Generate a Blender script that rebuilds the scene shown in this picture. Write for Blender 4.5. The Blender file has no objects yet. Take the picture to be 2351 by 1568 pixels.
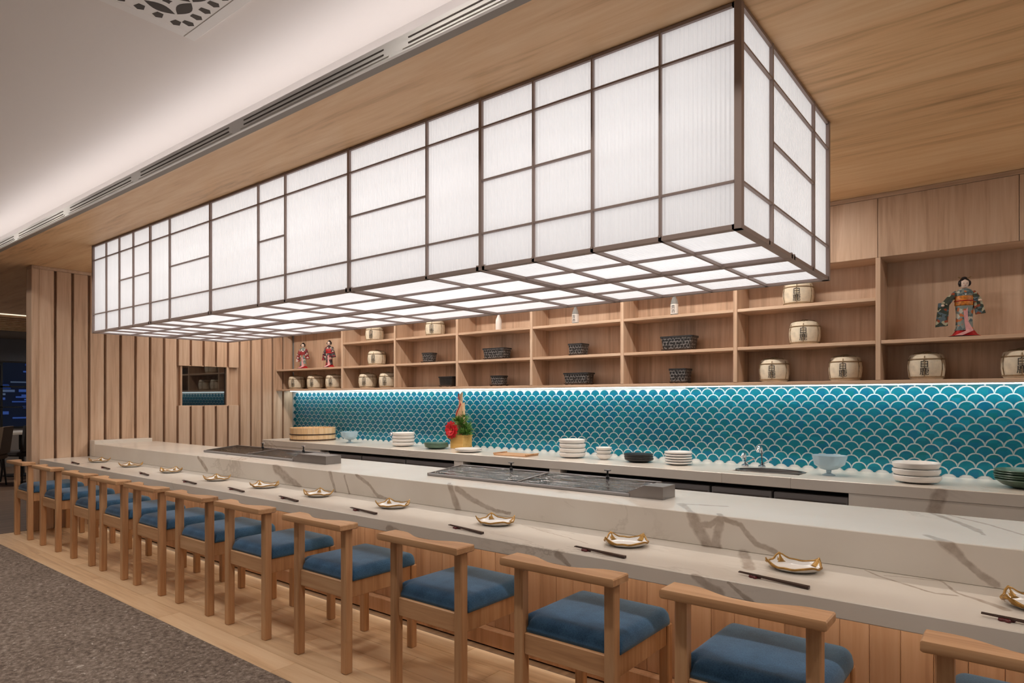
import bpy, math, random
from mathutils import Vector, Matrix
random.seed(7)
PI = math.pi
S = bpy.context.scene
COL = S.collection

# ------------------------------------------------------------------ camera, world, exposure
FPX, HORIZON, CAMZ = 1490.57, 914.0, 1.3          # focal length and horizon in a 2351 x 1568 frame
TH = math.radians(38.402)
cd = bpy.data.cameras.new('camera'); cam = bpy.data.objects.new('camera', cd); COL.objects.link(cam)
S.cycles.use_light_tree=False
cd.sensor_width = 36.0; cd.lens = FPX / 2351 * 36.0; cd.shift_y = (HORIZON - 784.0) / 2351
cd.clip_start = .05; cd.clip_end = 100
cam.location = (0, 0, CAMZ); cam.rotation_euler = (PI / 2, 0, TH)
S.camera = cam
w = bpy.data.worlds.new('room_ambience'); S.world = w; w.use_nodes = True
w.node_tree.nodes['Background'].inputs[0].default_value = (1, .95, .90, 1)
w.node_tree.nodes['Background'].inputs[1].default_value = .13
S.view_settings.view_transform = 'Standard'; S.view_settings.look = 'None'
S.view_settings.gamma = 1; S.view_settings.use_curve_mapping = False
S.view_settings.exposure = 0.10
S.cycles.adaptive_threshold = .025; S.cycles.max_bounces = 6; S.cycles.diffuse_bounces = 3; S.cycles.glossy_bounces = 3; S.cycles.transmission_bounces = 5; S.cycles.transparent_max_bounces = 6

# ------------------------------------------------------------------ mesh helpers
class MB:
    def __init__(s): s.v = []; s.f = []
    def add(s, vs, fs):
        n = len(s.v); s.v += [tuple(p) for p in vs]; s.f += [tuple(i + n for i in f) for f in fs]; return s
    def box(s, x0, x1, y0, y1, z0, z1):
        return s.add([(x0,y0,z0),(x1,y0,z0),(x1,y1,z0),(x0,y1,z0),(x0,y0,z1),(x1,y0,z1),(x1,y1,z1),(x0,y1,z1)],
                     [(3,2,1,0),(4,5,6,7),(0,1,5,4),(1,2,6,5),(2,3,7,6),(3,0,4,7)])
    def cbox(s, x0, x1, y0, y1, z0, z1, b=.004):
        """box with chamfered edges"""
        vs = []; idx = {}
        for ix, X in ((0, x0), (1, x1)):
            for iy, Y in ((0, y0), (1, y1)):
                for iz, Z in ((0, z0), (1, z1)):
                    dx = b if ix == 0 else -b; dy = b if iy == 0 else -b; dz = b if iz == 0 else -b
                    idx[(ix,iy,iz,'x')] = len(vs); vs.append((X, Y + dy, Z + dz))
                    idx[(ix,iy,iz,'y')] = len(vs); vs.append((X + dx, Y, Z + dz))
                    idx[(ix,iy,iz,'z')] = len(vs); vs.append((X + dx, Y + dy, Z))
        fs = []
        c = ((0,0),(1,0),(1,1),(0,1))
        for k in (0, 1):
            q = [idx[(k,a,bb,'x')] for a, bb in c]; fs.append(tuple(q if k else q[::-1]))
            q = [idx[(a,k,bb,'y')] for a, bb in c]; fs.append(tuple(q[::-1] if k else q))
            q = [idx[(a,bb,k,'z')] for a, bb in c]; fs.append(tuple(q if k else q[::-1]))
        for a in (0, 1):
            for bb in (0, 1):
                fs.append((idx[(a,bb,0,'x')], idx[(a,bb,1,'x')], idx[(a,bb,1,'y')], idx[(a,bb,0,'y')]))
                fs.append((idx[(a,0,bb,'x')], idx[(a,1,bb,'x')], idx[(a,1,bb,'z')], idx[(a,0,bb,'z')]))
                fs.append((idx[(0,a,bb,'y')], idx[(1,a,bb,'y')], idx[(1,a,bb,'z')], idx[(0,a,bb,'z')]))
        for a in (0,1):
            for bb in (0,1):
                for k in (0,1): fs.append((idx[(a,bb,k,'x')], idx[(a,bb,k,'y')], idx[(a,bb,k,'z')]))
        return s.add(vs, fs)
    def loops(s, loops, cap0=True, cap1=True):
        """join point loops of equal length"""
        n = len(loops[0]); vs = [p for l in loops for p in l]; fs = []
        for i in range(len(loops) - 1):
            for j in range(n):
                k = (j + 1) % n
                fs.append((i*n + j, i*n + k, (i+1)*n + k, (i+1)*n + j))
        if cap0: fs.append(tuple(range(n))[::-1])
        if cap1: fs.append(tuple((len(loops)-1)*n + j for j in range(n)))
        return s.add(vs, fs)
    def prism(s, pts, z0, z1):
        return s.loops([[(x, y, z0) for x, y in pts], [(x, y, z1) for x, y in pts]])
    def prism_y(s, pts, y0, y1):
        return s.loops([[(x, y0, z) for x, z in pts][::-1], [(x, y1, z) for x, z in pts][::-1]])
    def prism_x(s, pts, x0, x1):
        return s.loops([[(x0, y, z) for y, z in pts], [(x1, y, z) for y, z in pts]])
    def lathe(s, prof, n=24, c=(0, 0, 0), sx=1, sy=1, fn=None, cap0=True, cap1=True):
        L = []
        for r, z in prof:
            row = []
            for i in range(n):
                a = 2 * PI * i / n
                rr = r * (fn(a, r, z) if fn else 1)
                row.append((c[0] + rr * math.cos(a) * sx, c[1] + rr * math.sin(a) * sy, c[2] + z))
            L.append(row)
        return s.loops(L, cap0, cap1)
    def tube(s, path, rad, n=8, closed=False):
        P = [Vector(p) for p in path]; m = len(P); L = []
        for i, p in enumerate(P):
            a = P[(i-1) % m] if (closed or i > 0) else p
            b = P[(i+1) % m] if (closed or i < m - 1) else p
            t = (b - a).normalized()
            u = t.cross(Vector((0, 0, 1)))
            if u.length < 1e-4: u = Vector((1, 0, 0))
            u.normalize(); v = u.cross(t)
            r = rad[i] if isinstance(rad, (list, tuple)) else rad
            L.append([tuple(p + u * (r * math.cos(2*PI*k/n)) + v * (r * math.sin(2*PI*k/n))) for k in range(n)])
        if closed: return s.loops(L + [L[0]], False, False)
        return s.loops(L)
    def ball(s, c, rx, ry=None, rz=None, n=14, m=9):
        ry = rx if ry is None else ry; rz = rx if rz is None else rz
        L = []
        for i in range(m + 1):
            t = PI * i / m; t = min(max(t, .02), PI - .02)
            L.append([(c[0] + rx*math.sin(t)*math.cos(2*PI*j/n), c[1] + ry*math.sin(t)*math.sin(2*PI*j/n), c[2] - rz*math.cos(t)) for j in range(n)])
        return s.loops(L)
    def mesh(s, name, mat=None, smooth=False):
        me = bpy.data.meshes.new(name); me.from_pydata(s.v, [], s.f)
        import bmesh
        bm = bmesh.new(); bm.from_mesh(me); bmesh.ops.recalc_face_normals(bm, faces=bm.faces); bm.to_mesh(me); bm.free()
        if smooth:
            me.polygons.foreach_set('use_smooth', [True] * len(me.polygons))
            if smooth != 'all':
                try: me.set_sharp_from_angle(angle=math.radians(38))
                except Exception: pass
        if mat: me.materials.append(mat)
        me.update(); return me

def obj(name, me, parent=None, loc=None, rz=0, mat=None, smooth=False):
    if isinstance(me, MB): me = me.mesh(name, mat, smooth)
    o = bpy.data.objects.new(name, me); COL.objects.link(o)
    if loc is not None: o.location = loc
    if rz: o.rotation_euler = (0, 0, rz)
    if parent is not None: o.parent = parent
    return o
def tag(o, label, cat, group=None):
    o['label'] = label; o['category'] = cat
    if group: o['group'] = group
    return o
def thing(name, label, cat, loc=(0,0,0), rz=0, group=None):
    o = bpy.data.objects.new(name, None); COL.objects.link(o); o.empty_display_size = .1
    o.location = loc; o.rotation_euler = (0, 0, rz); return tag(o, label, cat, group)
def struct(name, me, mat=None, smooth=False):
    o = obj(name, me, None, mat=mat, smooth=smooth); o['kind'] = 'structure'; return o
def dup(root, loc=None, rz=None, label=None):
    r = root.copy(); COL.objects.link(r)
    if loc is not None: r.location = loc
    if rz is not None: r.rotation_euler = (0, 0, rz)
    if label: r['label'] = label
    for ch in list(root.children):
        c = ch.copy(); COL.objects.link(c); c.parent = r
        for g in ch.children:
            d = g.copy(); COL.objects.link(d); d.parent = c
    return r
ORD = ['first','second','third','fourth','fifth','sixth','seventh','eighth','ninth','tenth','eleventh','twelfth','thirteenth','fourteenth','fifteenth']

# ------------------------------------------------------------------ material helpers
def lin(r, g, b):
    f = lambda c: (c/255/12.92) if c/255 <= .04045 else ((c/255 + .055)/1.055)**2.4
    return (f(r), f(g), f(b), 1)
class NT:
    def __init__(s, name):
        s.m = bpy.data.materials.new(name); s.m.use_nodes = True; s.t = s.m.node_tree
        for n in list(s.t.nodes): s.t.nodes.remove(n)
        s.out = s.t.nodes.new('ShaderNodeOutputMaterial')
    def n(s, typ, props=None, **inp):
        nd = s.t.nodes.new('ShaderNode' + typ)
        for k, v in (props or {}).items(): setattr(nd, k, v)
        for k, v in inp.items():
            k = k.replace('_', ' ')
            sock = nd.inputs[int(k)] if k.isdigit() else nd.inputs[k]
            if isinstance(v, bpy.types.NodeSocket): s.t.links.new(v, sock)
            else: sock.default_value = v
        return nd
    def math(s, op, a, b=0.0, c=0.0, clamp=False):
        nd = s.t.nodes.new('ShaderNodeMath'); nd.operation = op; nd.use_clamp = clamp
        for i, v in enumerate((a, b, c)):
            if isinstance(v, bpy.types.NodeSocket): s.t.links.new(v, nd.inputs[i])
            else: nd.inputs[i].default_value = v
        return nd.outputs[0]
    def ramp(s, fac, stops, interp='LINEAR'):
        nd = s.t.nodes.new('ShaderNodeValToRGB'); nd.color_ramp.interpolation = interp
        e = nd.color_ramp.elements
        while len(e) > 1: e.remove(e[-1])
        e[0].position, e[0].color = stops[0]
        for p, c in stops[1:]:
            x = e.new(p); x.color = c
        s.t.links.new(fac, nd.inputs[0]); return nd.outputs[0]
    def mix(s, fac, a, b, typ='MIX'):
        nd = s.t.nodes.new('ShaderNodeMix'); nd.data_type = 'RGBA'; nd.blend_type = typ
        for i, v in ((0, fac), (6, a), (7, b)):
            if isinstance(v, bpy.types.NodeSocket): s.t.links.new(v, nd.inputs[i])
            else: nd.inputs[i].default_value = v
        return nd.outputs[2]
    def bump(s, h, strength=.2, dist=.01):
        return s.n('Bump', Strength=strength, Distance=dist, Height=h).outputs[0]
    def bsdf(s, col, rough=.5, normal=None, **kw):
        b = s.n('BsdfPrincipled', Base_Color=col, Roughness=rough, **kw)
        if normal is not None: s.t.links.new(normal, b.inputs['Normal'])
        s.t.links.new(b.outputs[0], s.out.inputs[0]); return s.m
    def pos(s, scale=(1,1,1), obj_space=False):
        if obj_space: c = s.n('TexCoord').outputs['Object']
        else: c = s.n('NewGeometry').outputs['Position']
        return s.n('Mapping', Vector=c, Scale=scale).outputs[0]

def simple(name, col, rough=.5, metal=0.0, noise=0.0, spec=.5, nscale=40, **kw):
    t = NT(name)
    c = col
    if noise:
        nz = t.n('TexNoise', Vector=t.pos(obj_space=True), Scale=nscale, Detail=4.0).outputs[0]
        d = tuple(max(0, x*(1-noise)) for x in col[:3]) + (1,); l = tuple(min(1, x*(1+noise)) for x in col[:3]) + (1,)
        c = t.ramp(nz, [(.3, d), (.7, l)])
    t.bsdf(c, rough, Metallic=metal, Specular_IOR_Level=spec, **kw); return t.m
def wood(name, axis, dark, mid, light, rough=.45, scale=1.0, obj_space=False, bump=.08, rnd=.12, long=.06):
    t = NT(name)
    sc = [14*scale]*3; sc[axis] = 14*scale*long
    p = t.pos(tuple(sc), obj_space)
    oi = t.n('ObjectInfo').outputs['Random']
    off = t.n('VectorMath', {'operation': 'ADD'}, **{'0': p}); cmb = t.n('CombineXYZ', X=t.math('MULTIPLY', oi, 37.0), Y=t.math('MULTIPLY', oi, 11.0), Z=t.math('MULTIPLY', oi, 23.0))
    t.t.links.new(cmb.outputs[0], off.inputs[1]); p = off.outputs[0]
    n1 = t.n('TexNoise', Vector=p, Scale=1.0, Detail=7.0, Roughness=.62, Distortion=.6).outputs[0]
    p2 = t.n('Mapping', Vector=p, Scale=(3.2,3.2,3.2)).outputs[0]
    n2 = t.n('TexNoise', Vector=p2, Scale=1.3, Detail=3.0, Roughness=.5).outputs[0]
    n3 = t.n('TexNoise', Vector=t.n('Mapping', Vector=p, Scale=(.12,.12,.12)).outputs[0], Scale=1.0, Detail=2.0).outputs[0]
    f = t.math('ADD', t.math('MULTIPLY', n1, .62), t.math('ADD', t.math('MULTIPLY', n2, .2), t.math('MULTIPLY', n3, .28)))
    c = t.ramp(f, [(.36, dark), (.53, mid), (.70, light)])
    v = t.math('ADD', 1 - rnd/2, t.math('MULTIPLY', oi, rnd))
    c = t.n('HueSaturation', Color=c, Value=v).outputs[0]
    t.bsdf(c, rough, t.bump(n1, bump, .004), Specular_IOR_Level=.35); return t.m

OAK_D, OAK_M, OAK_L = lin(168,136,110), lin(206,172,144), lin(222,194,168)
M = {}
M['oak_x'] = wood('oak_along_bar', 0, OAK_D, OAK_M, OAK_L)
M['oak_z'] = wood('oak_upright', 2, OAK_D, OAK_M, OAK_L)
M['oak_ceiling'] = wood('oak_ceiling', 0, lin(176,134,94), lin(226,182,134), lin(238,202,158), rough=.5, scale=.8, long=.085)
M['oak_panel'] = wood('oak_counter_boards', 2, lin(168,128,98), lin(202,158,124), lin(216,176,144), rnd=.16)
M['oak_floor'] = wood('oak_floor', 0, lin(192,152,114), lin(224,188,148), lin(236,206,170), rough=.4, rnd=.18)
M['chair_wood'] = wood('oak_chair', 2, lin(158,112,76), lin(196,148,106), lin(214,170,128), rough=.42, scale=1.3, obj_space=True)
M['chair_wood_x'] = wood('oak_chair_rail', 0, lin(160,114,78), lin(200,152,110), lin(218,174,132), rough=.42, scale=1.3, obj_space=True)
M['dark_wood'] = wood('dark_wood', 0, lin(40,28,22), lin(62,46,36), lin(84,62,48))
M['cypress'] = wood('cypress_tub', 2, lin(208,162,112), lin(232,194,148), lin(242,210,170), obj_space=True, scale=2)
M['white_plaster'] = simple('white_plaster', lin(240,233,228), .9)
M['white_metal'] = simple('white_painted_metal', lin(244,240,236), .5)
M['grey_trim'] = simple('grey_trim', lin(150,140,130), .6)
M['slot_dark'] = simple('slot_shadow', lin(84,76,70), .8)
M['frame'] = simple('bronze_frame', lin(166,146,138), .5)
M['steel'] = simple('brushed_steel', lin(150,142,138), .34, metal=.85, noise=.08, nscale=9)
M['steel_dark'] = simple('dark_steel', lin(150,144,142), .4, metal=.2)
M['case_tray'] = simple('dark_wet_tray', lin(70,72,70), .35, metal=.3, noise=.4, nscale=14)
M['chrome'] = simple('chrome', lin(205,205,210), .12, metal=1.0)
M['black'] = simple('black_plastic', lin(18,17,17), .4)
M['night_wall'] = simple('night_facade', lin(70,80,110), .9)
M['shadow_gap'] = simple('black_recess', lin(24,22,20), .8)
M['porcelain'] = simple('white_porcelain', lin(236,230,224), .22)
M['celadon'] = simple('green_glaze', lin(80,104,86), .3, noise=.25, nscale=25)
M['black_glaze'] = simple('black_glaze', lin(40,38,38), .35, noise=.3)
M['red_lacquer'] = simple('red_lacquer', lin(92,26,28), .3)
M['chopstick'] = simple('dark_lacquer_wood', lin(58,36,28), .35)
M['gold'] = simple('gold_leaf_edge', lin(168,126,62), .4, metal=.55, noise=.3, nscale=60)
M['straw'] = simple('straw_wrap', lin(228,214,190), .8, noise=.14, nscale=30)
M['straw_rope'] = simple('straw_rope', lin(150,126,96), .85, noise=.2, nscale=60)
M['ink'] = simple('black_ink', lin(34,28,28), .7)
M['skin'] = simple('doll_face', lin(238,214,198), .4)
M['hair'] = simple('doll_hair', lin(26,16,16), .45)
M['crimson'] = simple('crimson_silk', lin(176,22,30), .5, noise=.2)
M['pink'] = simple('pink_silk', lin(222,160,160), .5, noise=.15)
M['leaf'] = simple('leaf_green', lin(92,132,52), .5, noise=.3, nscale=50)
M['petal'] = simple('red_petal', lin(206,34,42), .5, noise=.2)
M['bamboo'] = simple('bamboo_cut', lin(222,180,140), .5, noise=.15)
M['gold_box'] = wood('gold_wood_box', 0, lin(176,130,62), lin(206,160,86), lin(222,180,108), obj_space=True)
M['dark_cloth'] = simple('dark_upholstery', lin(54,48,46), .9)
M['tan_cloth'] = simple('brown_upholstery', lin(96,76,60), .9)
M['shade_grey'] = simple('grey_fabric_shade', lin(86,86,92), .95)
M['blind'] = simple('pale_blind', lin(190,180,170), .9)
M['dark_floor'] = wood('dark_oak_floor', 1, lin(76,56,44), lin(104,80,64), lin(124,98,80))
M['wall_paint'] = simple('grey_brown_wall', lin(120,110,104), .9)
M['grout'] = simple('white_grout', lin(240,243,242), .8)
M['mustard'] = simple('mustard_silk', lin(200,120,40), .5, noise=.5, nscale=70)

def kimono(name, base, a, b, c):
    t = NT(name); p = t.pos(obj_space=True)
    v = t.n('TexVoronoi', Vector=p, Scale=55.0)
    col = t.ramp(t.math('FRACT', t.math('MULTIPLY', v.outputs['Color'], 1.0)) if False else t.n('SeparateColor', Color=v.outputs['Color']).outputs[0],
                 [(0, base), (.5, base), (.55, a), (.7, b), (.85, c)], 'CONSTANT')
    t.bsdf(col, .55); return t.m
M['kimono_green'] = kimono('kimono_green_floral', lin(56,66,56), lin(150,70,40), lin(180,176,150), lin(90,110,120))
M['kimono_pale'] = kimono('kimono_pale_floral', lin(132,142,136), lin(84,104,110), lin(200,196,182), lin(196,110,60))
M['kimono_red'] = kimono('kimono_red_floral', lin(150,46,48), lin(210,190,180), lin(70,60,62), lin(120,30,40))
M['kimono_black'] = kimono('kimono_black_floral', lin(52,40,42), lin(150,40,46), lin(196,176,160), lin(90,84,88))

def fabric():
    t = NT('blue_upholstery'); p = t.pos(obj_space=True)
    n1 = t.n('TexNoise', Vector=p, Scale=9.0, Detail=3.0).outputs[0]
    n2 = t.n('TexNoise', Vector=p, Scale=240.0, Detail=2.0).outputs[0]
    f = t.math('ADD', t.math('MULTIPLY', n1, .55), t.math('MULTIPLY', n2, .45))
    c = t.ramp(f, [(.35, lin(48,84,116)), (.65, lin(78,120,158))])
    return t.bsdf(c, .9, t.bump(n2, .25, .002), Sheen_Weight=.25, Specular_IOR_Level=.2)
M['fabric'] = fabric()
def carpet():
    t = NT('flecked_carpet'); p = t.pos()
    n1 = t.n('TexNoise', Vector=p, Scale=3.0, Detail=4.0).outputs[0]
    n2 = t.n('TexNoise', Vector=t.n('Mapping', Vector=p, Scale=(1,1,1), Rotation=(0,0,.4)).outputs[0], Scale=34.0, Detail=8.0, Roughness=.75).outputs[0]
    n3 = t.n('TexNoise', Vector=p, Scale=40.0, Detail=3.0, Roughness=.6, Distortion=.8).outputs[0]
    f = t.math('ADD', t.math('MULTIPLY', n1, .12), t.math('MULTIPLY', n2, .88))
    c = t.ramp(f, [(.34, lin(76,65,58)), (.5, lin(128,113,102)), (.66, lin(172,158,146))])
    k = t.ramp(n3, [(.645, (0,0,0,1)), (.69, (1,1,1,1))])
    c = t.mix(k, c, lin(196,184,172))
    return t.bsdf(c, .95, t.bump(n2, .35, .004), Specular_IOR_Level=.1)
M['carpet'] = carpet()

# marble: unrolled coordinate u = X, v = Y + Z runs on over every step of the counter; the big veins are laid out along it
VEINS = [(-0.207,3.381,.0214,-0.156,3.324,.0112),(-0.156,3.324,.0112,-0.077,3.26,.011),(-0.37,4.098,.0094,-0.202,3.795,.0148),(-0.202,3.795,.0148,-0.143,3.686,.0156),(-0.143,3.686,.0156,-0.116,3.585,.006),(-0.25,3.967,.0053,-0.124,3.836,.0082),(-0.124,3.836,.0082,-0.007,3.671,.0075),(-0.444,3.237,.0038,-0.372,3.168,.0065),(-0.372,3.168,.0065,-0.221,3.072,.006),(-0.221,3.072,.006,-0.168,3.086,.0066),(-0.378,3.205,.0044,-0.218,3.244,.0043),(-0.218,3.244,.0043,-0.171,3.123,.0054),(-0.171,3.123,.0054,-0.147,3.102,.0066),(-0.147,3.102,.0079,-0.042,3.015,.016),(-1.085,3.386,.0197,-1.047,3.315,.0267),(-1.047,3.315,.0267,-1.011,3.254,.0264),(-0.957,3.373,.0139,-0.98,3.262,.021),(-0.957,3.375,.0122,-0.879,3.353,.0119),(-0.879,3.353,.0119,-0.82,3.29,.0118),(-0.82,3.29,.0118,-0.747,3.265,.0132),(-0.862,3.241,.022,-0.764,3.006,.023),(-0.884,2.811,.0148,-0.801,2.763,.0188),(-0.772,2.811,.0057,-0.694,2.762,.0098),(-1.87,3.14,.0031,-1.418,2.993,.0027),(-2.454,3.38,.0189,-2.389,3.254,.0234),(-2.396,3.363,.0187,-2.277,3.312,.0137),(-2.277,3.312,.0137,-2.128,3.275,.0111),(-2.128,3.275,.0111,-2.037,3.27,.0088),(-3.516,3.373,.0168,-3.457,3.241,.0111),(-3.368,3.359,.0082,-3.315,3.246,.0068),(-3.251,3.376,.0108,-3.118,3.317,.0119),(-3.118,3.317,.0119,-3.049,3.262,.0118),(-3.049,3.262,.0118,-2.909,3.25,.0077),(-4.151,3.362,.0368,-4.026,3.304,.0392),(-4.026,3.304,.0392,-3.844,3.25,.0177),(-1.09,3.40,.013,-1.07,3.335,.020),(-1.055,3.335,.010,-1.0,3.335,.013),(-1.0,3.335,.012,-.955,3.378,.012),(-1.011,3.254,.024,-.975,3.254,.022),(-.955,3.378,.010,-.98,3.42,.012),(-1.09,3.40,.012,-1.2,3.56,.020),(-1.2,3.56,.012,-1.02,3.62,.008),(-.207,3.381,.02,-.27,3.46,.012),(-2.46,3.38,.012,-2.50,3.43,.01),(-1.448,2.801,.0172,-1.39,2.762,.0068),(-0.371,5.065,.0289,-0.406,4.946,.0339),(-2.454,2.779,.0171,-2.329,2.761,.0104),(-5.275,3.369,.0177,-5.131,3.279,.0209)]
def marble():
    t = NT('veined_marble')
    pp = t.n('NewGeometry').outputs['Position']; sx = t.n('SeparateXYZ', Vector=pp)
    v0 = t.math('ADD', sx.outputs[1], sx.outputs[2])
    uv = t.n('CombineXYZ', X=sx.outputs[0], Y=v0).outputs[0]
    wn = t.n('TexNoise', Vector=uv, Scale=11.0, Detail=5.0, Roughness=.6).outputs['Color']
    wv = t.n('VectorMath', {'operation': 'SUBTRACT'}, **{'0': wn, '1': (.5,.5,.5)}).outputs[0]
    wv = t.n('VectorMath', {'operation': 'SCALE'}, **{'0': wv, 'Scale': .030}).outputs[0]
    q = t.n('VectorMath', {'operation': 'ADD'}, **{'0': uv, '1': wv}).outputs[0]
    s = t.n('SeparateXYZ', Vector=q); U, V = s.outputs[0], s.outputs[1]
    tot = None
    for (u0, a0, w0, u1, a1, w1) in VEINS:
        du, dv = u1 - u0, a1 - a0; L2 = du*du + dv*dv
        k = t.math('ADD', t.math('MULTIPLY', U, du / L2), t.math('MULTIPLY_ADD', V, dv / L2, -(u0*du + a0*dv) / L2), 0, True)
        ex = t.math('SUBTRACT', t.math('MULTIPLY_ADD', k, du, u0), U)
        ey = t.math('SUBTRACT', t.math('MULTIPLY_ADD', k, dv, a0), V)
        d = t.math('SQRT', t.math('ADD', t.math('MULTIPLY', ex, ex), t.math('MULTIPLY', ey, ey)))
        r = t.math('DIVIDE', d, t.math('MULTIPLY_ADD', k, w1 - w0, w0))
        tot = r if tot is None else t.math('MINIMUM', tot, r)
    wob = t.n('TexNoise', Vector=uv, Scale=18.0, Detail=3.0).outputs[0]
    tot = t.math('MULTIPLY', tot, t.math('MULTIPLY_ADD', wob, .9, .62))
    mask = t.ramp(t.math('MULTIPLY', tot, .5), [(.36, (1,1,1,1)), (.62, (0,0,0,1))])
    tone = t.n('TexNoise', Vector=uv, Scale=26.0, Detail=4.0).outputs[0]
    # faint cloudy veining of the slab itself
    n1 = t.n('TexNoise', Vector=t.n('Mapping', Vector=uv, Scale=(1, 1.6, 1), Rotation=(0, 0, .6)).outputs[0], Scale=1.1, Detail=7.0, Roughness=.62, Distortion=1.4).outputs[0]
    ridge = t.math('ABSOLUTE', t.math('SUBTRACT', n1, .5))
    faint = t.ramp(ridge, [(0, (.55,.55,.55,1)), (.018, (0,0,0,1))])
    gate = t.ramp(t.n('TexNoise', Vector=uv, Scale=.9, Detail=1.0).outputs[0], [(.52, (0,0,0,1)), (.64, (1,1,1,1))])
    base = t.ramp(t.n('TexNoise', Vector=uv, Scale=1.6, Detail=5.0).outputs[0], [(.3, lin(220,208,194)), (.7, lin(232,223,212))])
    c = t.mix(t.math('MULTIPLY', faint, gate), base, lin(164,148,132))
    vc = t.ramp(tone, [(.35, lin(176,160,145)), (.65, lin(196,182,168))])
    c = t.mix(mask, c, vc)
    return t.bsdf(c, .22, Specular_IOR_Level=.4)
M['marble'] = marble()
def tile_mat():
    t = NT('teal_glazed_tile'); oi = t.n('ObjectInfo').outputs['Random']
    cell = t.n('TexWhiteNoise', {'noise_dimensions': '3D'}, Vector=t.n('VectorMath', {'operation': 'SNAP'}, **{'0': t.n('NewGeometry').outputs['Position'], '1': (.0465, 10, .0465)}).outputs[0]).outputs[0]
    f = t.math('FRACT', t.math('ADD', oi, t.math('MULTIPLY', cell, .5)))
    c = t.ramp(f, [(0, lin(16,122,146)), (.35, lin(20,136,152)), (.65, lin(16,116,152)), (.85, lin(14,128,134)), (1, lin(26,146,172))])
    nz = t.n('TexNoise', Vector=t.pos(), Scale=60.0, Detail=2.0).outputs[0]
    c = t.mix(t.math('MULTIPLY', nz, .35), c, lin(10,84,104))
    return t.bsdf(c, .3, t.bump(nz, .05, .003), Specular_IOR_Level=.4)
M['tile'] = tile_mat()
def pane_mat(name, axis, gain=1.0):
    """reeded translucent glass: gives off the lantern's light, and lets the tubes inside shine through its ribs"""
    t = NT(name); p = t.pos()
    k = t.n('SeparateXYZ', Vector=p).outputs[axis]
    rib = t.math('SINE', t.math('MULTIPLY', k, 2*PI / .016))
    nz = t.n('TexNoise', Vector=t.n('Mapping', Vector=p, Scale=(90, 90, 9) if axis == 0 else (90, 90, 9)).outputs[0], Scale=1.0, Detail=3.0).outputs[0]
    h = rib
    bp = t.bump(h, .6, .004)
    e = PANE_E * gain
    em = t.n('Emission', Color=(.98, .985, 1, 1), Strength=e)
    tr = t.n('BsdfTranslucent', Color=(.86, .84, .83, 1), Normal=bp)
    gl = t.n('BsdfGlossy', Color=(.9,.9,.9,1), Roughness=.25, Normal=bp)
    m1 = t.n('MixShader', Fac=.04); t.t.links.new(tr.outputs[0], m1.inputs[1]); t.t.links.new(gl.outputs[0], m1.inputs[2])
    ad = t.n('AddShader'); t.t.links.new(em.outputs[0], ad.inputs[0]); t.t.links.new(m1.outputs[0], ad.inputs[1])
    t.t.links.new(ad.outputs[0], t.out.inputs[0]); return t.m
PANE_E, TUBE_E = .155, 2.8
M['pane_x'] = pane_mat('reeded_glass_long', 0); M['pane_y'] = pane_mat('reeded_glass_end', 1); M['pane_b'] = pane_mat('reeded_glass_underside', 0, 1.5)
def emit(name, col, e):
    t = NT(name); em = t.n('Emission', Color=col, Strength=e); t.t.links.new(em.outputs[0], t.out.inputs[0]); return t.m
M['tube'] = emit('lit_tube', (.98, .985, 1, 1), TUBE_E)
M['cove_led'] = emit('cove_led', (1, .95, .95, 1), 8.0)
M['shelf_led'] = emit('shelf_led', (.80, .97, 1, 1), 9.5)
M['ledge_led'] = emit('ledge_led', (1, .86, .68, 1), 10.0)
M['toe_led'] = emit('toe_led', (1, .84, .60, 1), 4.0)
M['blue_led'] = emit('blue_street_light', (.16, .30, .9, 1), .22)
M['night_glow'] = emit('dim_blue_glow', (.06, .12, .4, 1), .25); M['white_glow'] = emit('dim_white_glow', (.5, .6, .8, 1), .16)
M['warm_led'] = emit('warm_strip', (1, .82, .62, 1), 1.2)
def glassy(name, col, rough=.02, alpha=.15, wavy=0.0):
    """thin glass: mostly see-through, the rest a mirror-like reflection"""
    t = NT(name)
    nm = None
    if wavy:
        nz = t.n('TexNoise', Vector=t.pos((5, 22, 5)), Scale=1.0, Detail=3.0, Distortion=1.2).outputs[0]
        nm = t.bump(nz, wavy, .03)
    tr = t.n('BsdfTransparent', Color=col); gl = t.n('BsdfGlossy', Color=(.95,.95,.95,1), Roughness=rough)
    fr = t.n('LayerWeight', Blend=alpha)
    if nm is not None: t.t.links.new(nm, gl.inputs['Normal']); t.t.links.new(nm, fr.inputs['Normal'])
    mx = t.n('MixShader'); t.t.links.new(t.math('MULTIPLY', fr.outputs['Facing'], .38) if wavy else fr.outputs['Fresnel'], mx.inputs[0])
    t.t.links.new(tr.outputs[0], mx.inputs[1]); t.t.links.new(gl.outputs[0], mx.inputs[2]); t.t.links.new(mx.outputs[0], t.out.inputs[0]); return t.m
M['case_glass'] = glassy('wavy_case_glass', (.46, .52, .53, 1), .04, .5, .9)
M['window_glass'] = glassy('window_glass', (.8, .85, .92, 1), .0, .08)
M['pass_glass'] = simple('dark_mirror_glass', lin(26,22,20), .03, metal=0.0, spec=1.0, Coat_Weight=1.0)
t = NT('blue_tinted_glass'); t.bsdf(lin(206,228,238), .12, Transmission_Weight=.35, IOR=1.2, Specular_IOR_Level=.6); M['blue_glass'] = t.m
t = NT('clear_bottle_glass'); t.bsdf(lin(214,220,220), .05, Transmission_Weight=.7, IOR=1.25); M['clear_glass'] = t.m

# ------------------------------------------------------------------ the setting
XW, XR = -7.60, 2.6            # slatted wall face; right end of what is built
YS, YT = 4.68, 4.96            # front of the shelf unit; tiled back wall
ZC = 2.6                       # oak ceiling
Y_EDGE = 1.70                  # oak floor and oak ceiling both start here

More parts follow.
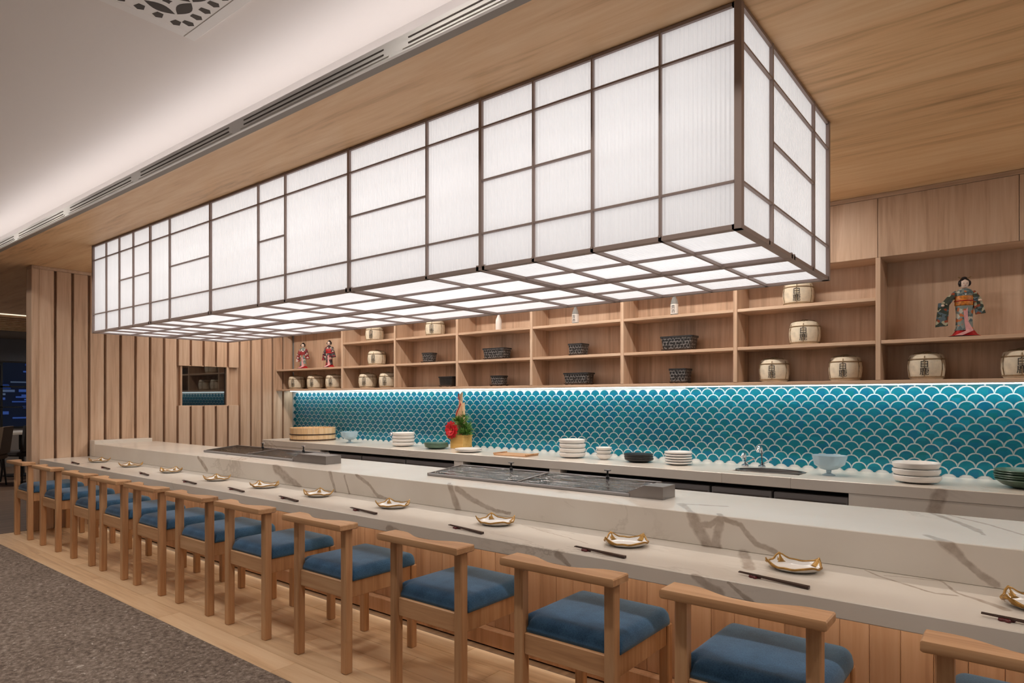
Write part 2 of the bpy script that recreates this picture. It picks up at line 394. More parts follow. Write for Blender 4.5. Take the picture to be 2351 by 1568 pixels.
fl = struct('floor', MB().box(-15.2, XR, 1.70, 5.2, -.06, -.012), M['dark_floor'])
struct('floor_carpet', MB().box(-15.2, XR, -3.4, 1.70, -.06, 0), M['carpet'])
struct('floor_dining', MB().box(-15.2, -7.70, 1.702, 5.2, -.012, 0), M['dark_floor'])
struct('floor_kitchen', MB().box(-7.55, XR, 3.0, 4.96, -.012, -.002), M['wall_paint'])
# oak floor boards, laid lengthwise along the bar
pw = .139; rows = 6; seen = {}
for r in range(rows):
    x = -7.69; y0 = 1.702 + r*pw; off = [.0, .55, .2, .8, .38, .66][r]; first = True
    while x < XR - .05:
        L = (1.22 - off) if first else 1.22; first = False
        x1 = min(x + L, XR)
        key = round(x1 - x, 3)
        if key not in seen:
            seen[key] = MB().cbox(0, x1 - x - .002, 0, pw - .002, -.012, 0, .0015).mesh('floor_board', M['oak_floor'])
        obj('floor_board', seen[key], fl, (x, y0, 0)); x = x1

# slatted oak wall at the far end of the bar
wl = struct('wall_left', MB().box(XW - .16, XW - .06, 2.062, 5.06, 0, ZC), M['oak_z'])
PITCH, FW = .149, .124
NY0, NY1, NZ0, NZ1 = 3.50, 4.06, 1.215, 1.672      # pass window in the slats
me_full = MB().cbox(-.06, 0, 0, FW, 0, 2.568, .003).mesh('slat', M['oak_z'])
me_low = MB().cbox(-.06, 0, 0, FW, 0, NZ0, .003).mesh('slat', M['oak_z'])
me_top = MB().cbox(-.06, 0, 0, FW, NZ1, 2.568, .003).mesh('slat', M['oak_z'])
y = 2.112
k = 0
while y + FW < YT:
    if y + FW > NY0 and y < NY1:
        obj('slat', me_low, wl, (XW, y, 0)); obj('slat', me_top, wl, (XW, y, 0))
    else: obj('slat', me_full, wl, (XW, y, 0))
    y += PITCH; k += 1
obj('end_board', MB().cbox(XW - .165, XW + .0, 2.050, 2.112, 0, 2.568, .003), wl, mat=M['oak_z'])
obj('header_board', MB().cbox(XW - .165, XW + .002, 2.050, 4.67, 2.569, 2.599, .002), wl, mat=M['oak_x'])
wn = struct('window_1', MB().box(XW - .058, XW - .05, NY0 - .012, NY1, NZ0, NZ1), M['pass_glass'])
for (a, b, c, d) in ((NY0 - .02, NY0, NZ0, NZ1), (NY1 - .03, NY1, NZ0, NZ1), (NY0 - .02, NY1, NZ0 - .012, NZ0), (NY0 - .02, NY1, NZ1, NZ1 + .012)):
    obj('window_frame', MB().box(XW - .06, XW - .02, a, b, c, d), wn, mat=M['oak_z'])

# tiled back wall
wb = struct('wall_back', MB().box(-15.2, XR, YT, YT + .12, 0, 2.72), M['grout'])
TW = .093; G = .0043
def tile_outline(sc):
    h = TW/2; P = []
    for i in range(9): a = PI * i / 8; P.append((h*math.cos(a)*sc, h*math.sin(a)*sc))
    for i in (1, 2, 3): a = PI/2 * (1 - i/4); P.append((-h + h*math.cos(a) * (2 - sc) if False else -h + h*math.cos(a), -h + h*math.sin(a)))
    P.append((0, -h))
    for i in (3, 2, 1): a = PI/2 * (1 - i/4); P.append((h - h*math.cos(a), -h + h*math.sin(a)))
    return P
def shrink(P, g):
    n = len(P); out = []
    for i in range(n):
        a = Vector(P[i-1]); b = Vector(P[i]); c = Vector(P[(i+1) % n])
        t1 = (b - a).normalized(); t2 = (c - b).normalized(); t = (t1 + t2)
        t = t.normalized() if t.length > 1e-3 else Vector((t1.y, -t1.x))
        nrm = Vector((-t.y, t.x)); out.append(tuple(b + nrm * g))
    return out
OUT0 = shrink(tile_outline(1.0), G); OUT1 = shrink(tile_outline(1.0), G + .0009)
tz0, tz1 = .805, 1.402
def tile_mb(mb, cx, cz):
    o0 = [(cx + x, YT - .0005, cz + z) for x, z in OUT0]; o1 = [(cx + x, YT - .0032, cz + z) for x, z in OUT1]
    mb.loops([o0, o1], cap0=False)
tme = MB(); tile_mb(tme, 0, 0)
tile_mesh = tme.mesh('tile', M['tile'])
spots = []
row = 0; cz = tz0 + .012
while cz - TW/2 < tz1:
    cx = -7.595 + (TW/2 if row % 2 else 0)
    while cx < XR: spots.append((cx, cz)); cx += TW
    cz += TW/2; row += 1
inview = sorted([s for s in spots if s[0] < .03 and s[1] < tz1 - .01 and s[1] > tz0], key=lambda s: -s[0])
singles = set(inview[:300]); rest = MB()
for s_ in spots:
    cx, cz = s_
    if s_ in singles: obj('tile', tile_mesh, wb, (cx, 0, cz))
    elif cz + TW/2 < 1.415 and cz - TW/2 > .70: tile_mb(rest, cx, cz)
st = obj('tile_field', rest, wb, mat=M['tile']); st['kind'] = 'stuff'

# oak ceiling over the bar with its white edge, and the higher white ceiling with a light cove
struct('ceiling', MB().box(-12.3, XR, Y_EDGE, 4.98, ZC, ZC + .03), M['oak_ceiling'])
bk = struct('trim_1', MB().box(-15.2, XR, 1.665, Y_EDGE, ZC - .002, ZC + .055).box(-15.2, XR, Y_EDGE, 1.96, ZC + .03, ZC + .055), M['grey_trim'])
obj('edge_board', MB().box(-15.2, XR, 1.652, 1.665, ZC - .002, ZC + .062), bk, mat=M['white_metal'])
x = -7.6
sl = [MB().box(0, 1.02, 1.6495, 1.652, ZC + .018, ZC + .023).mesh('slot', M['slot_dark']), MB().box(0, 1.02, 1.6495, 1.652, ZC + .039, ZC + .043).mesh('slot', M['slot_dark'])]  # dark strips on the face paint in the shade of the diffuser slots
plate = MB().box(-.03, 1.05, 1.648, 1.652, ZC + .006, ZC + .012).mesh('diffuser_lip', M['white_metal'])
while x < XR - 1.1:
    obj('slot', sl[0], bk, (x, 0, 0)); obj('slot', sl[1], bk, (x, 0, 0)); obj('diffuser_lip', plate, bk, (x, 0, 0)); x += 1.16
ZW = 2.92
struct('ceiling_white', MB().box(-15.2, XR, -3.4, 1.96, ZW, ZW + .05).box(-15.2, XR, 1.92, 1.96, ZC + .055, ZW), M['white_plaster'])
cv = obj('cove_light', MB().box(-15.0, XR, 1.765, 1.80, ZC + .056, ZC + .07), mat=M['cove_led'])
tag(cv, 'white light strip hidden in the cove above the oak ceiling edge', 'cove light')

# far dining room beyond the slatted wall
struct('wall_far', MB().box(-15.2, -15.08, -3.4, 5.0, 0, .72).box(-15.2, -15.08, -3.4, 5.0, 2.05, 2.95), M['wall_paint'])
struct('wall_side', MB().box(-15.2, -9.5, -3.5, -3.4, 0, 2.95), M['wall_paint'])  # unseen wall added to block ambient light and keep the far room dim
cs = struct('ceiling_slatted', MB().box(-15.1, -12.3, 1.70, 4.98, ZC + .02, ZC + .05), M['dark_wood'])
for i in range(9): obj('ceiling_slat', MB().box(-15.05 + i*.31, -14.93 + i*.31, 1.70, 4.95, ZC - .03, ZC + .02), cs, mat=M['oak_ceiling'])
o = obj('ceiling_light', MB().box(-12.36, -12.32, 1.75, 4.9, ZC - .012, ZC), mat=M['warm_led']); tag(o, 'thin warm light line along the oak ceiling of the far room', 'ceiling light')
sh = thing('window_shade', 'grey fabric shade drawn up above the far windows', 'shade', (-15.0, 0, 0))
obj('shade_cloth', MB().box(-.06, -.03, 1.2, 4.8, 2.0, 2.42), sh, mat=M['shade_grey']); obj('bottom_bar', MB().cbox(-.075, -.015, 1.2, 4.8, 1.97, 2.0, .004), sh, mat=M['dark_cloth'])
YM = [1.7, 2.62, 3.36, 3.55, 4.5]
for i, (a, b) in enumerate(((1.0, 2.62), (2.68, 3.52), (3.58, 4.45))):
    wi = struct('window_%d' % (i + 2), MB().box(-15.13, -15.12, a, b, .72, 2.05), M['window_glass'])
    for (y0, y1, z0, z1) in ((a, a + .035, .72, 2.05), (b - .035, b, .72, 2.05), (a, b, 1.50, 1.53), (a, b, 1.12, 1.14), (a, b, .72, .76), (a, b, 2.0, 2.05)):
        obj('mullion', MB().box(-15.12, -15.07, y0, y1, z0, z1), wi, mat=M['black'])
bl = obj('roller_blind', MB().box(-15.06, -15.045, 2.86, 3.20, 1.56, 1.98), mat=M['blind']); tag(bl, 'small pale blind hanging in the far window', 'blind')
fc = thing('street_front', 'blue lit street front at night outside the far windows', 'building', (-18, 0, 0))
obj('facade', MB().box(-.2, 0, -2, 8, 0, 4), fc, mat=M['night_wall'])
for i in range(110):
    yy = random.uniform(1.2, 6.2); zz = random.uniform(.75, 2.05); ww = random.uniform(.1, .5)
    obj('light_strip', MB().box(0, .04, yy, yy + ww, zz, zz + random.uniform(.02, .07)), fc, mat=M[random.choice(('blue_led', 'blue_led', 'night_glow', 'white_glow'))])

# ------------------------------------------------------------------ lantern
LX = [-6.256,-5.964,-5.699,-5.434,-5.132,-4.815,-4.225,-3.64,-3.352,-2.767,-2.189,-1.855,-1.571,-1.293,-1.014,-.728]
LY = [2.118, 2.46, 3.055, 3.332]; LZ = [1.866, 2.012, 2.241, 2.470, ZC]
THICK = {4, 6, 9, 11}; SPLIT = {2, 3, 5, 7, 9, 11, 12}
lan = thing('lantern', 'long box lantern of white reeded glass panes in a dark metal grid', 'lantern', (0, 0, 0))
def pane(mb, m): obj('pane', mb, lan, mat=M[m])
def bar(*a): obj('bar', MB().box(*a), lan, mat=M['frame'])
d = .0033
for yf, sgn in ((LY[0], 1), (LY[-1], -1)):
    ya, yb = sorted((yf + sgn*.012, yf + sgn*.018))
    for i in range(15):
        x0, x1 = LX[i] + d, LX[i+1] - d
        zs = [(LZ[0], LZ[1]), (LZ[3], LZ[4])] + ([(LZ[1], LZ[2]), (LZ[2], LZ[3])] if i in SPLIT else [(LZ[1], LZ[3])])
        for z0, z1 in zs: pane(MB().box(x0, x1, ya, yb, z0 + d, z1 - d), 'pane_x')
        ys = sorted((yf, yf + sgn*.024))
        for z in (LZ[1], LZ[3]): bar(LX[i], LX[i+1], *ys, z - .0036, z + .0036)
        if i in SPLIT: bar(LX[i], LX[i+1], *ys, LZ[2] - .0036, LZ[2] + .0036)
    for i in range(1, 15):
        hw = .0085 if i in THICK else .004
        bar(LX[i] - hw, LX[i] + hw, *sorted((yf - sgn*.001, yf + sgn*.025)), LZ[0], LZ[4])
    bar(LX[0], LX[-1], *sorted((yf, yf + sgn*.03)), LZ[0] - .012, LZ[0] + .004); bar(LX[0], LX[-1], *sorted((yf, yf + sgn*.03)), LZ[4] - .014, LZ[4] - .002)
for xf, sgn in ((LX[0], 1), (LX[-1], -1)):
    xa, xb = sorted((xf + sgn*.012, xf + sgn*.018)); xs = sorted((xf, xf + sgn*.024))
    for i in range(3):
        y0, y1 = LY[i] + d, LY[i+1] - d
        zs = [(LZ[0], LZ[1]), (LZ[3], LZ[4])] + ([(LZ[1], LZ[2]), (LZ[2], LZ[3])] if i == 1 else [(LZ[1], LZ[3])])
        for z0, z1 in zs: pane(MB().box(xa, xb, y0, y1, z0 + d, z1 - d), 'pane_y')
        for z in (LZ[1], LZ[3]): bar(*xs, LY[i], LY[i+1], z - .0036, z + .0036)
        if i == 1: bar(*xs, LY[i], LY[i+1], LZ[2] - .0036, LZ[2] + .0036)
    for i in (1, 2): bar(*sorted((xf - sgn*.001, xf + sgn*.025)), LY[i] - .006, LY[i] + .006, LZ[0], LZ[4])
    bar(*sorted((xf, xf + sgn*.03)), LY[0], LY[-1], LZ[0] - .012, LZ[0] + .004); bar(*sorted((xf, xf + sgn*.03)), LY[0], LY[-1], LZ[4] - .014, LZ[4] - .002)
    for yy in (LY[0], LY[-1]):
        hy = .011; yc = yy + (hy if yy == LY[0] else -hy)
        bar(*sorted((xf - sgn*.002, xf + sgn*.022)), yc - hy - .002, yc + hy + .002, LZ[0] - .012, ZC - .001)
BY = [2.118, 2.42, 2.725, 3.03, 3.332]; zb = LZ[0] - .012
for i in range(15):
    for j in range(4): pane(MB().box(LX[i] + d, LX[i+1] - d, BY[j] + d, BY[j+1] - d, zb + .012, zb + .018), 'pane_b')
for i in range(1, 15):
    if i in THICK:
        for o_ in (-.017, .017): bar(LX[i] + o_ - .007, LX[i] + o_ + .007, BY[0], BY[-1], zb, zb + .022)
    else: bar(LX[i] - .006, LX[i] + .006, BY[0], BY[-1], zb, zb + .022)
for j in (1, 3): bar(LX[0], LX[-1], BY[j] - .0055, BY[j] + .0055, zb + .001, zb + .023)
for o_ in (-.018, .018): bar(LX[0], LX[-1], BY[2] + o_ - .008, BY[2] + o_ + .008, zb - .001, zb + .022)
obj('top_plate', MB().box(LX[0] + .03, LX[-1] - .03, LY[0] + .03, LY[-1] - .03, ZC - .012, ZC - .004), lan, mat=M['white_metal'])  # white reflector added to keep the bounce inside the lantern neutral
for yy, zz in ((2.31, 2.35), (2.31, 2.13), (2.57, 2.03), (2.89, 2.03), (3.14, 2.24)):
    for i in range(5):
        xa = LX[0] + .06 + i*1.09
        obj('light_tube', MB().tube([(xa, yy, zz), (xa + 1.03, yy, zz)], .016, 6), lan, mat=M['tube'])

# ------------------------------------------------------------------ the bar counter
bc = thing('bar_counter', 'long marble sushi bar with a low dining ledge in front of a raised preparation top', 'counter', (0, 0, 0))
obj('dining_top', MB().cbox(XW + .003, XR, 2.115, 2.56, .644, .70, .003), bc, mat=M['marble'])
obj('riser', MB().cbox(XW + .135, XR, 2.55, 2.60, .7005, .8295, .002), bc, mat=M['marble'])
obj('prep_top', MB().cbox(XW + .135, XR, 2.556, 3.15, .775, .83, .003), bc, mat=M['marble'])
obj('upstand', MB().cbox(XW + .004, XW + .134, 2.55, 3.11, .7005, .866, .003), bc, mat=M['marble'])
obj('base', MB().box(XW + .003, XR, 2.60, 3.10, 0, .643), bc, mat=M['dark_wood'])
bm_ = MB().cbox(0, .0945, 2.578, 2.60, .113, .6435, .0025).mesh('board', M['oak_panel'])
x = XW + .003
while x < XR - .09: obj('board', bm_, bc, (x, 0, 0)); x += .0955
obj('plinth', MB().cbox(XW + .003, XR, 2.535, 2.60, 0.030, .112, .003), bc, mat=M['oak_panel'])
te = obj('toe_light', MB().box(XW + .05, XR, 2.575, 2.592, .024, .0295), mat=M['toe_led']); tag(te, 'warm light strip under the plinth of the bar counter', 'toe light')
ul = obj('ledge_light', MB().box(XW + .05, XR, 2.43, 2.45, .637, .6435), mat=M['ledge_led']); tag(ul, 'warm light strip under the dining ledge washing the oak boards', 'ledge light')

# stainless cold cases on the preparation top
def cold_case(label, x0, x1, nb, box_w, knobs):
    c = thing('cold_case', label, 'cold case', ((x0 + x1)/2, 2.77, .83), group='cold cases on the bar'); cx = (x0 + x1)/2
    a, b = x0 - cx, x1 - cx; g1 = b - box_w
    Y0, Y1 = 0, .31
    obj('tray', MB().prism_x([(Y0, .0), (Y1, .0), (Y1, .012), (Y0, .006)], a, g1), c, mat=M['case_tray'])
    obj('back_rim', MB().cbox(a, g1 + .02, Y1 - .02, Y1, .0005, .044, .003), c, mat=M['steel'])
    obj('front_rim', MB().cbox(a, g1, -.006, .014, .0005, .016, .003), c, mat=M['steel_dark'])
    obj('end_rim', MB().prism_x([(0, .0005), (Y1 - .02, .0005), (Y1 - .02, .042), (0, .016)], a - .012, a), c, mat=M['steel'])
    # metal machine box at the right end, with a raked inner edge
    obj('machine_box', MB().loops([[(g1 - .05, 0, .0005), (b, 0, .0005), (b, 0, .060), (g1 + .075, 0, .060), (g1 - .02, 0, .017)],
                                   [(g1 - .05, .13, .0005), (b, .13, .0005), (b, .13, .060), (g1 + .075, .13, .060), (g1 - .02, .13, .017)]]), c, mat=M['steel'])
    for i in range(nb):
        p0 = a + (g1 - a) * i / nb + .006; p1 = a + (g1 - a) * (i + 1) / nb - .006
        gl = obj('glass_lid', MB().prism_x([(.014, .013), (Y1 - .02, .036), (Y1 - .02, .040), (.014, .017)], p0, p1), c, mat=M['case_glass'])
        if i: obj('lid_rail', MB().prism_x([(.0, .012), (Y1 - .02, .034), (Y1 - .02, .043), (.0, .019)], p0 - .014, p0 - .002), c, mat=M['steel'])
    for kx in knobs:
        kn = obj('lid_handle', MB().lathe([(.010, 0), (.010, .012), (.005, .016), (.005, .042)], 12, (kx - cx, Y1 - .035, .0385)), c, mat=M['black'], smooth=True)
        obj('handle_top', MB().cbox(kx - cx - .018, kx - cx + .018, Y1 - .043, Y1 - .027, .08, .087, .002), kn, mat=M['steel'])
    return c
cold_case('stainless cold case with two glass lids nearer the camera on the marble bar', -2.84, -1.31, 2, .17, (-2.42, -1.76))
cold_case('stainless cold case with dark glass lids at the far end of the marble bar', -5.62, -3.87, 2, .40, (-5.15, -4.55))

# ------------------------------------------------------------------ the back counter
YB = 4.28
rc = thing('back_counter', 'low marble back counter with steel fridge drawers below the tiled wall', 'counter', (0, 0, 0))
SX0, SX1 = -1.60, -1.16                        # sink cut-out
obj('worktop', MB().cbox(-7.25, SX0, YB, YT - .0075, .732, .80, .003), rc, mat=M['marble'])
obj('worktop', MB().cbox(SX1, XR, YB, YT - .0075, .732, .80, .003), rc, mat=M['marble'])
obj('worktop', MB().cbox(SX0, SX1, YB, 4.46, .732, .80, .003), rc, mat=M['marble'])
obj('worktop', MB().cbox(SX0, SX1, 4.72, YT - .0075, .732, .80, .003), rc, mat=M['marble'])
for a, b in ((-7.25, -6.08), (-4.064, -3.952), (-3.01, -2.905), (-.832, XR)):
    obj('marble_panel', MB().box(a, b, YB + .002, YB + .10, 0, .7315), rc, mat=M['marble'])
for a, b, joints in ((-6.08, -4.064, (-5.41, -4.74)), (-3.952, -3.01, (-3.48,)), (-2.905, -.832, (-2.50, -2.10, -1.69, -1.28))):
    obj('recess', MB().box(a, b, YB + .11, 4.9, .0, .731), rc, mat=M['shadow_gap'])  # solid near-black block paints in the shade around the drawers
    e = [a] + list(joints) + [b]
    for p, q in zip(e[:-1], e[1:]):
        dr = obj('fridge_drawer', MB().cbox(p + .008, q - .008, YB + .030, YB + .109, .28, .700, .004), rc, mat=M['steel_dark'])
        obj('drawer_pull', MB().box(p + .02, q - .02, YB + .022, YB + .031, .655, .668), dr, mat=M['steel'])
sk = thing('sink', 'small stainless sink let into the back counter before the taps', 'sink', ((SX0 + SX1)/2, 4.59, .80))
obj('basin', MB().lathe([(.01, -.10), (.17, -.095), (.2, -.06), (.208, -.003), (.219, 0), (.223, .003), (.225, -.004)], 28, (0,0,0), 1, .6, cap1=False), sk, mat=M['steel'], smooth=True)
obj('rim', MB().lathe([(.207, .0), (.232, .0), (.232, .004), (.207, .004), (.207, .0)], 28, (0,0,0), 1, .62, cap0=False, cap1=False), sk, mat=M['steel'])
def tap(label, x, y, h, r):
    c = thing('tap', label, 'tap', (x, y, .80), group='taps on the back counter')
    obj('base_ring', MB().lathe([(.026, 0), (.026, .01), (.018, .016)], 16), c, mat=M['chrome'], smooth=True)
    pth = [(0, 0, .014), (0, 0, h*.7)] + [(0, -r + r*math.cos(a), h*.7 + r*1.1*math.sin(a)) for a in (.5, 1.0, 1.5, 2.0, 2.5, 2.9)]
    obj('spout', MB().tube(pth, .0115, 10), c, mat=M['chrome'], smooth=True)
    obj('lever', MB().tube([(.014, 0, .03), (.05, -.01, .05), (.075, -.012, .064)], .006, 8), c, mat=M['chrome'], smooth=True)
    return c
tap('tall chrome tap behind the sink, right of the small tap', -1.50, 4.80, .15, .045)
tap('small chrome tap behind the sink, left of the tall tap', -1.62, 4.80, .09, .03)
tap('chrome tap between the blue glass bowl and the far stack of white plates', -5.38, 4.76, .12, .04)
tap('second chrome tap right beside the far stack of white plates', -5.22, 4.76, .10, .035)

# ------------------------------------------------------------------ shelf unit and its upper cabinets
su = thing('shelf_unit', 'oak wall shelf unit with open bays and closed cabinets above', 'shelf', (0, 0, 0))
DIV = [-6.229, -5.316, -4.403, -3.490, -2.572, -1.651, -.740, .63, 1.55]
B0, B1 = 1.392, 2.195
obj('back_panel', MB().box(XW + .003, XR, YT - .02, YT - .0075, B0, 2.6 - .001), su, mat=M['oak_z'])
obj('bottom_board', MB().cbox(XW + .003, XR, YS, YT - .021, B0, B0 + .022, .002), su, mat=M['oak_x'])
obj('header', MB().box(XW + .003, XR, YS + .02, YT - .021, B1, ZC - .001), su, mat=M['oak_x'])
obj('top_trim', MB().cbox(XW + .003, XR, YS - .004, YS + .019, 2.572, ZC - .001, .002), su, mat=M['oak_x'])
for i, x in enumerate(DIV): obj('divider', MB().cbox(x - .014, x + .014, YS - .002, YT - .021, B0 + .0225, B1 - .001, .002), su, mat=M['oak_z'])
edges = [XW + .003] + DIV + [XR]
for i in range(len(edges) - 1):
    a, b = edges[i] + (.0145 if i else 0), edges[i+1] - .0145
    obj('shelf_board', MB().cbox(a, b, YS + .002, YT - .021, 1.645, 1.667, .002), su, mat=M['oak_x'])
    if 1 <= i <= 6: obj('shelf_board', MB().cbox(a, b, YS + .002, YT - .021, 1.920, 1.942, .002), su, mat=M['oak_x'])
doors = [XW + .003, -6.915, -6.229, -5.316, -4.403, -3.490, -2.572, -1.651, -.742, -.033, .676, 1.4, 2.1, XR]
for a, b in zip(doors[:-1], doors[1:]): obj('cabinet_door', MB().cbox(a + .0015, b - .0015, YS, YS + .0195, B1, 2.5705, .0015), su, mat=M['oak_z'])
o = obj('shelf_light', MB().box(-7.56, XR, 4.86, 4.90, B0 - .006, B0 - .0005), mat=M['shelf_led']); tag(o, 'cool white light strip under the shelf washing down the teal tiles', 'shelf light')
Z1, Z2, Z3 = B0 + .022, 1.667, 1.942

# ------------------------------------------------------------------ things on the shelves
def glyph_mesh(txt, size):
    cu = bpy.data.curves.new('txt', 'FONT'); cu.body = txt; cu.size = size; cu.align_x = 'CENTER'; cu.space_line = .92; cu.resolution_u = 2
    o = bpy.data.objects.new('txt', cu); COL.objects.link(o)
    dg = bpy.context.evaluated_depsgraph_get(); dg.update()
    me = bpy.data.meshes.new_from_object(o.evaluated_get(dg)); bpy.data.objects.remove(o)
    return me
BR, BH = .098, .160
def barrel_r(z): return BR * (.90 + .14 * math.sin(PI * min(1, max(0, z / BH))) )
gm = glyph_mesh('白\n鹿', .052)
ys_ = [v.co.y for v in gm.vertices]; ymid = (min(ys_) + max(ys_)) / 2 if len(ys_) else 0
for v in gm.vertices:
    z = .076 + (v.co.y - ymid); a = -PI/2 + v.co.x / BR; r = barrel_r(z) + .0035
    v.co = (r*math.cos(a), r*math.sin(a), z)
gm.materials.clear(); gm.materials.append(M['ink'])
BGRP = 'straw wrapped sake barrels on the shelves'
def make_barrel():
    b = thing('sake_barrel', 'x', 'barrel', group=BGRP)
    prof = [(barrel_r(z)*.93 if z < .01 else barrel_r(z), z) for z in (0, .012, .03, .06, .09, .12, .145)] + [(BR*.90, .156), (BR*.70, .163), (.02, .165)]
    obj('body', MB().lathe(prof, 28, fn=lambda a, r, z: 1 + .008*math.cos(a*14)), b, mat=M['straw'], smooth=True)
    for z in (.018, .128):
        obj('rope_band', MB().tube([((barrel_r(z)+.001)*math.cos(2*PI*i/28), (barrel_r(z)+.001)*math.sin(2*PI*i/28), z) for i in range(28)], .0045, 6, True), b, mat=M['straw_rope'], smooth=True)
    for k in range(6):
        a = 2*PI*(k + .5)/6
        pth = [((barrel_r(z)+.002)*math.cos(a), (barrel_r(z)+.002)*math.sin(a), z) for z in (.02, .06, .1, .14)] + [(BR*.72*math.cos(a), BR*.72*math.sin(a), .166), (BR*.2*math.cos(a), BR*.2*math.sin(a), .171)]
        obj('cord', MB().tube(pth, .0028, 5), b, mat=M['straw_rope'], smooth=True)
    obj('knot', MB().ball((0, 0, .170), .03, .022, .011), b, mat=M['straw_rope'], smooth=True)
    obj('lettering', gm, b)
    return b
barrels = [(-7.344, Z1, 'straw sake barrel at the left end of the lowest shelf, below the two far dolls', .5),
 (-6.94, Z1, 'middle straw sake barrel of the three below the two far dolls', .5),
 (-6.56, Z1, 'straw sake barrel below the far dolls, half hidden by the oak divider', .5),
 (-5.932, Z1, 'straw sake barrel on the lowest shelf just right of the first divider', .45),
 (-5.578, Z1, 'straw sake barrel on the lowest shelf, cut off by the second divider', .45),
 (-5.771, Z2, 'straw sake barrel on the middle shelf right of the far dolls', .45),
 (-5.809, Z3, 'straw sake barrel just under the lantern edge, above another barrel, on the far left', .45),
 (-4.84, Z3, 'straw sake barrel on the upper shelf above the small black pots', .4),
 (-1.255, Z3, 'straw sake barrel on the upper shelf close to the near end of the lantern', .15),
 (-1.212, Z2, 'straw sake barrel alone on the middle shelf left of the large doll', .15),
 (-1.418, Z1, 'left one of two straw sake barrels in one lowest bay', .12),
 (-.956, Z1, 'right one of two straw sake barrels in one lowest bay, left of the thick divider', .05),
 (-.494, Z1, 'straw sake barrel directly below the large doll', 0.0),
 (-.02, Z1, 'straw sake barrel cut off by the right edge of the picture', 0.0)]
b0 = make_barrel()
for i, (x, z, lb, rz) in enumerate(barrels):
    # bands of lettering face the room
    if i == 0: b0.location = (x, 4.815, z); b0.rotation_euler = (0, 0, rz); b0['label'] = lb
    else: dup(b0, (x, 4.815, z), rz, lb)

def pot_pattern():
    t = NT('black_relief_glaze'); p = t.pos(obj_space=True)
    sp = t.n('SeparateXYZ', Vector=p); q = t.n('CombineXYZ', X=t.math('ADD', sp.outputs[0], sp.outputs[1]), Y=sp.outputs[2]).outputs[0]
    br = t.n('TexBrick', {'offset': .5}, Vector=q, Scale=1.0, Color1=lin(34,32,32), Color2=lin(44,42,42), Mortar=lin(136,132,130), Mortar_Size=.0035, Mortar_Smooth=.2, Brick_Width=.026, Row_Height=.024)
    f = t.mix(t.ramp(t.n('TexNoise', Vector=p, Scale=70.0, Detail=2.0).outputs[0], [(.5, (0,0,0,1)), (.58, (1,1,1,1))]), br.outputs[0], lin(38,36,36))
    return t.bsdf(f, .4)
M['pot'] = pot_pattern()
def rect_ring(hx, hy, r, z, n=4):
    P = []
    for cx, cy, a0 in ((hx - r, hy - r, 0), (-hx + r, hy - r, PI/2), (-hx + r, -hy + r, PI), (hx - r, -hy + r, 1.5*PI)):
        for i in range(n): a = a0 + PI/2 * i/(n-1); P.append((cx + r*math.cos(a), cy + r*math.sin(a), z))
    return P
def pot(x, z, w, dp, h, label, rz=.0, rnd=.02, mat='pot'):
    c = thing('bonsai_pot', label, 'pot', (x, 4.80, z), rz, 'black bonsai pots on the shelves')
    obj('stand', MB().cbox(-w*.46, w*.46, -dp*.46, dp*.46, .008, .016, .002), c, mat=M['dark_wood'])
    for sx in (-1, 1):
        for sy in (-1, 1): obj('foot', MB().box(sx*w*.38 - .008, sx*w*.38 + .008, sy*dp*.36 - .008, sy*dp*.36 + .008, 0, .008), c, mat=M['dark_wood'])
    L = [rect_ring(w*.42, dp*.42, rnd, .0165), rect_ring(w*.44, dp*.44, rnd, .025), rect_ring(w*.47, dp*.47, rnd, h*.8), rect_ring(w*.475, dp*.475, rnd, h*.86), rect_ring(w*.5, dp*.5, rnd, h*.88), rect_ring(w*.5, dp*.5, rnd, h),
         rect_ring(w*.45, dp*.45, rnd*.8, h), rect_ring(w*.43, dp*.43, rnd*.8, h*.6)]
    obj('vessel', MB().loops(L), c, mat=M[mat], smooth=True)
    obj('rim', MB().loops([rect_ring(w*.505, dp*.505, rnd, h*.9), rect_ring(w*.505, dp*.505, rnd, h*1.01), rect_ring(w*.45, dp*.45, rnd*.8, h*1.01), rect_ring(w*.45, dp*.45, rnd*.8, h*.9)], False, False), c, mat=M['black_glaze'])
    return c
pot(-4.911, Z2, .155, .13, .105, 'small rounded black pot on the middle shelf under a sake barrel', .1, .05)
pot(-4.62, Z1, .20, .14, .105, 'plain black pot on the lowest shelf, partly behind an oak divider', 0, .02, 'black_glaze')
pot(-3.989, Z2, .27, .14, .11, 'long black relief pot on the middle shelf below the plain white bottle')
pot(-3.962, Z1, .155, .13, .10, 'small footed black pot on the lowest shelf left of a long pot', 0, .04)
pot(-3.064, Z2, .145, .13, .105, 'small square black pot on the middle shelf below the second bottle', .0, .012)
pot(-3.06, Z1, .26, .13, .105, 'long black relief pot on the lowest shelf')
pot(-2.132, Z2, .27, .14, .115, 'longest black relief pot, on the middle shelf below the lettered bottle')
pot(-2.122, Z1, .145, .13, .115, 'tall square black pot on the lowest shelf below the longest pot', 0, .012)

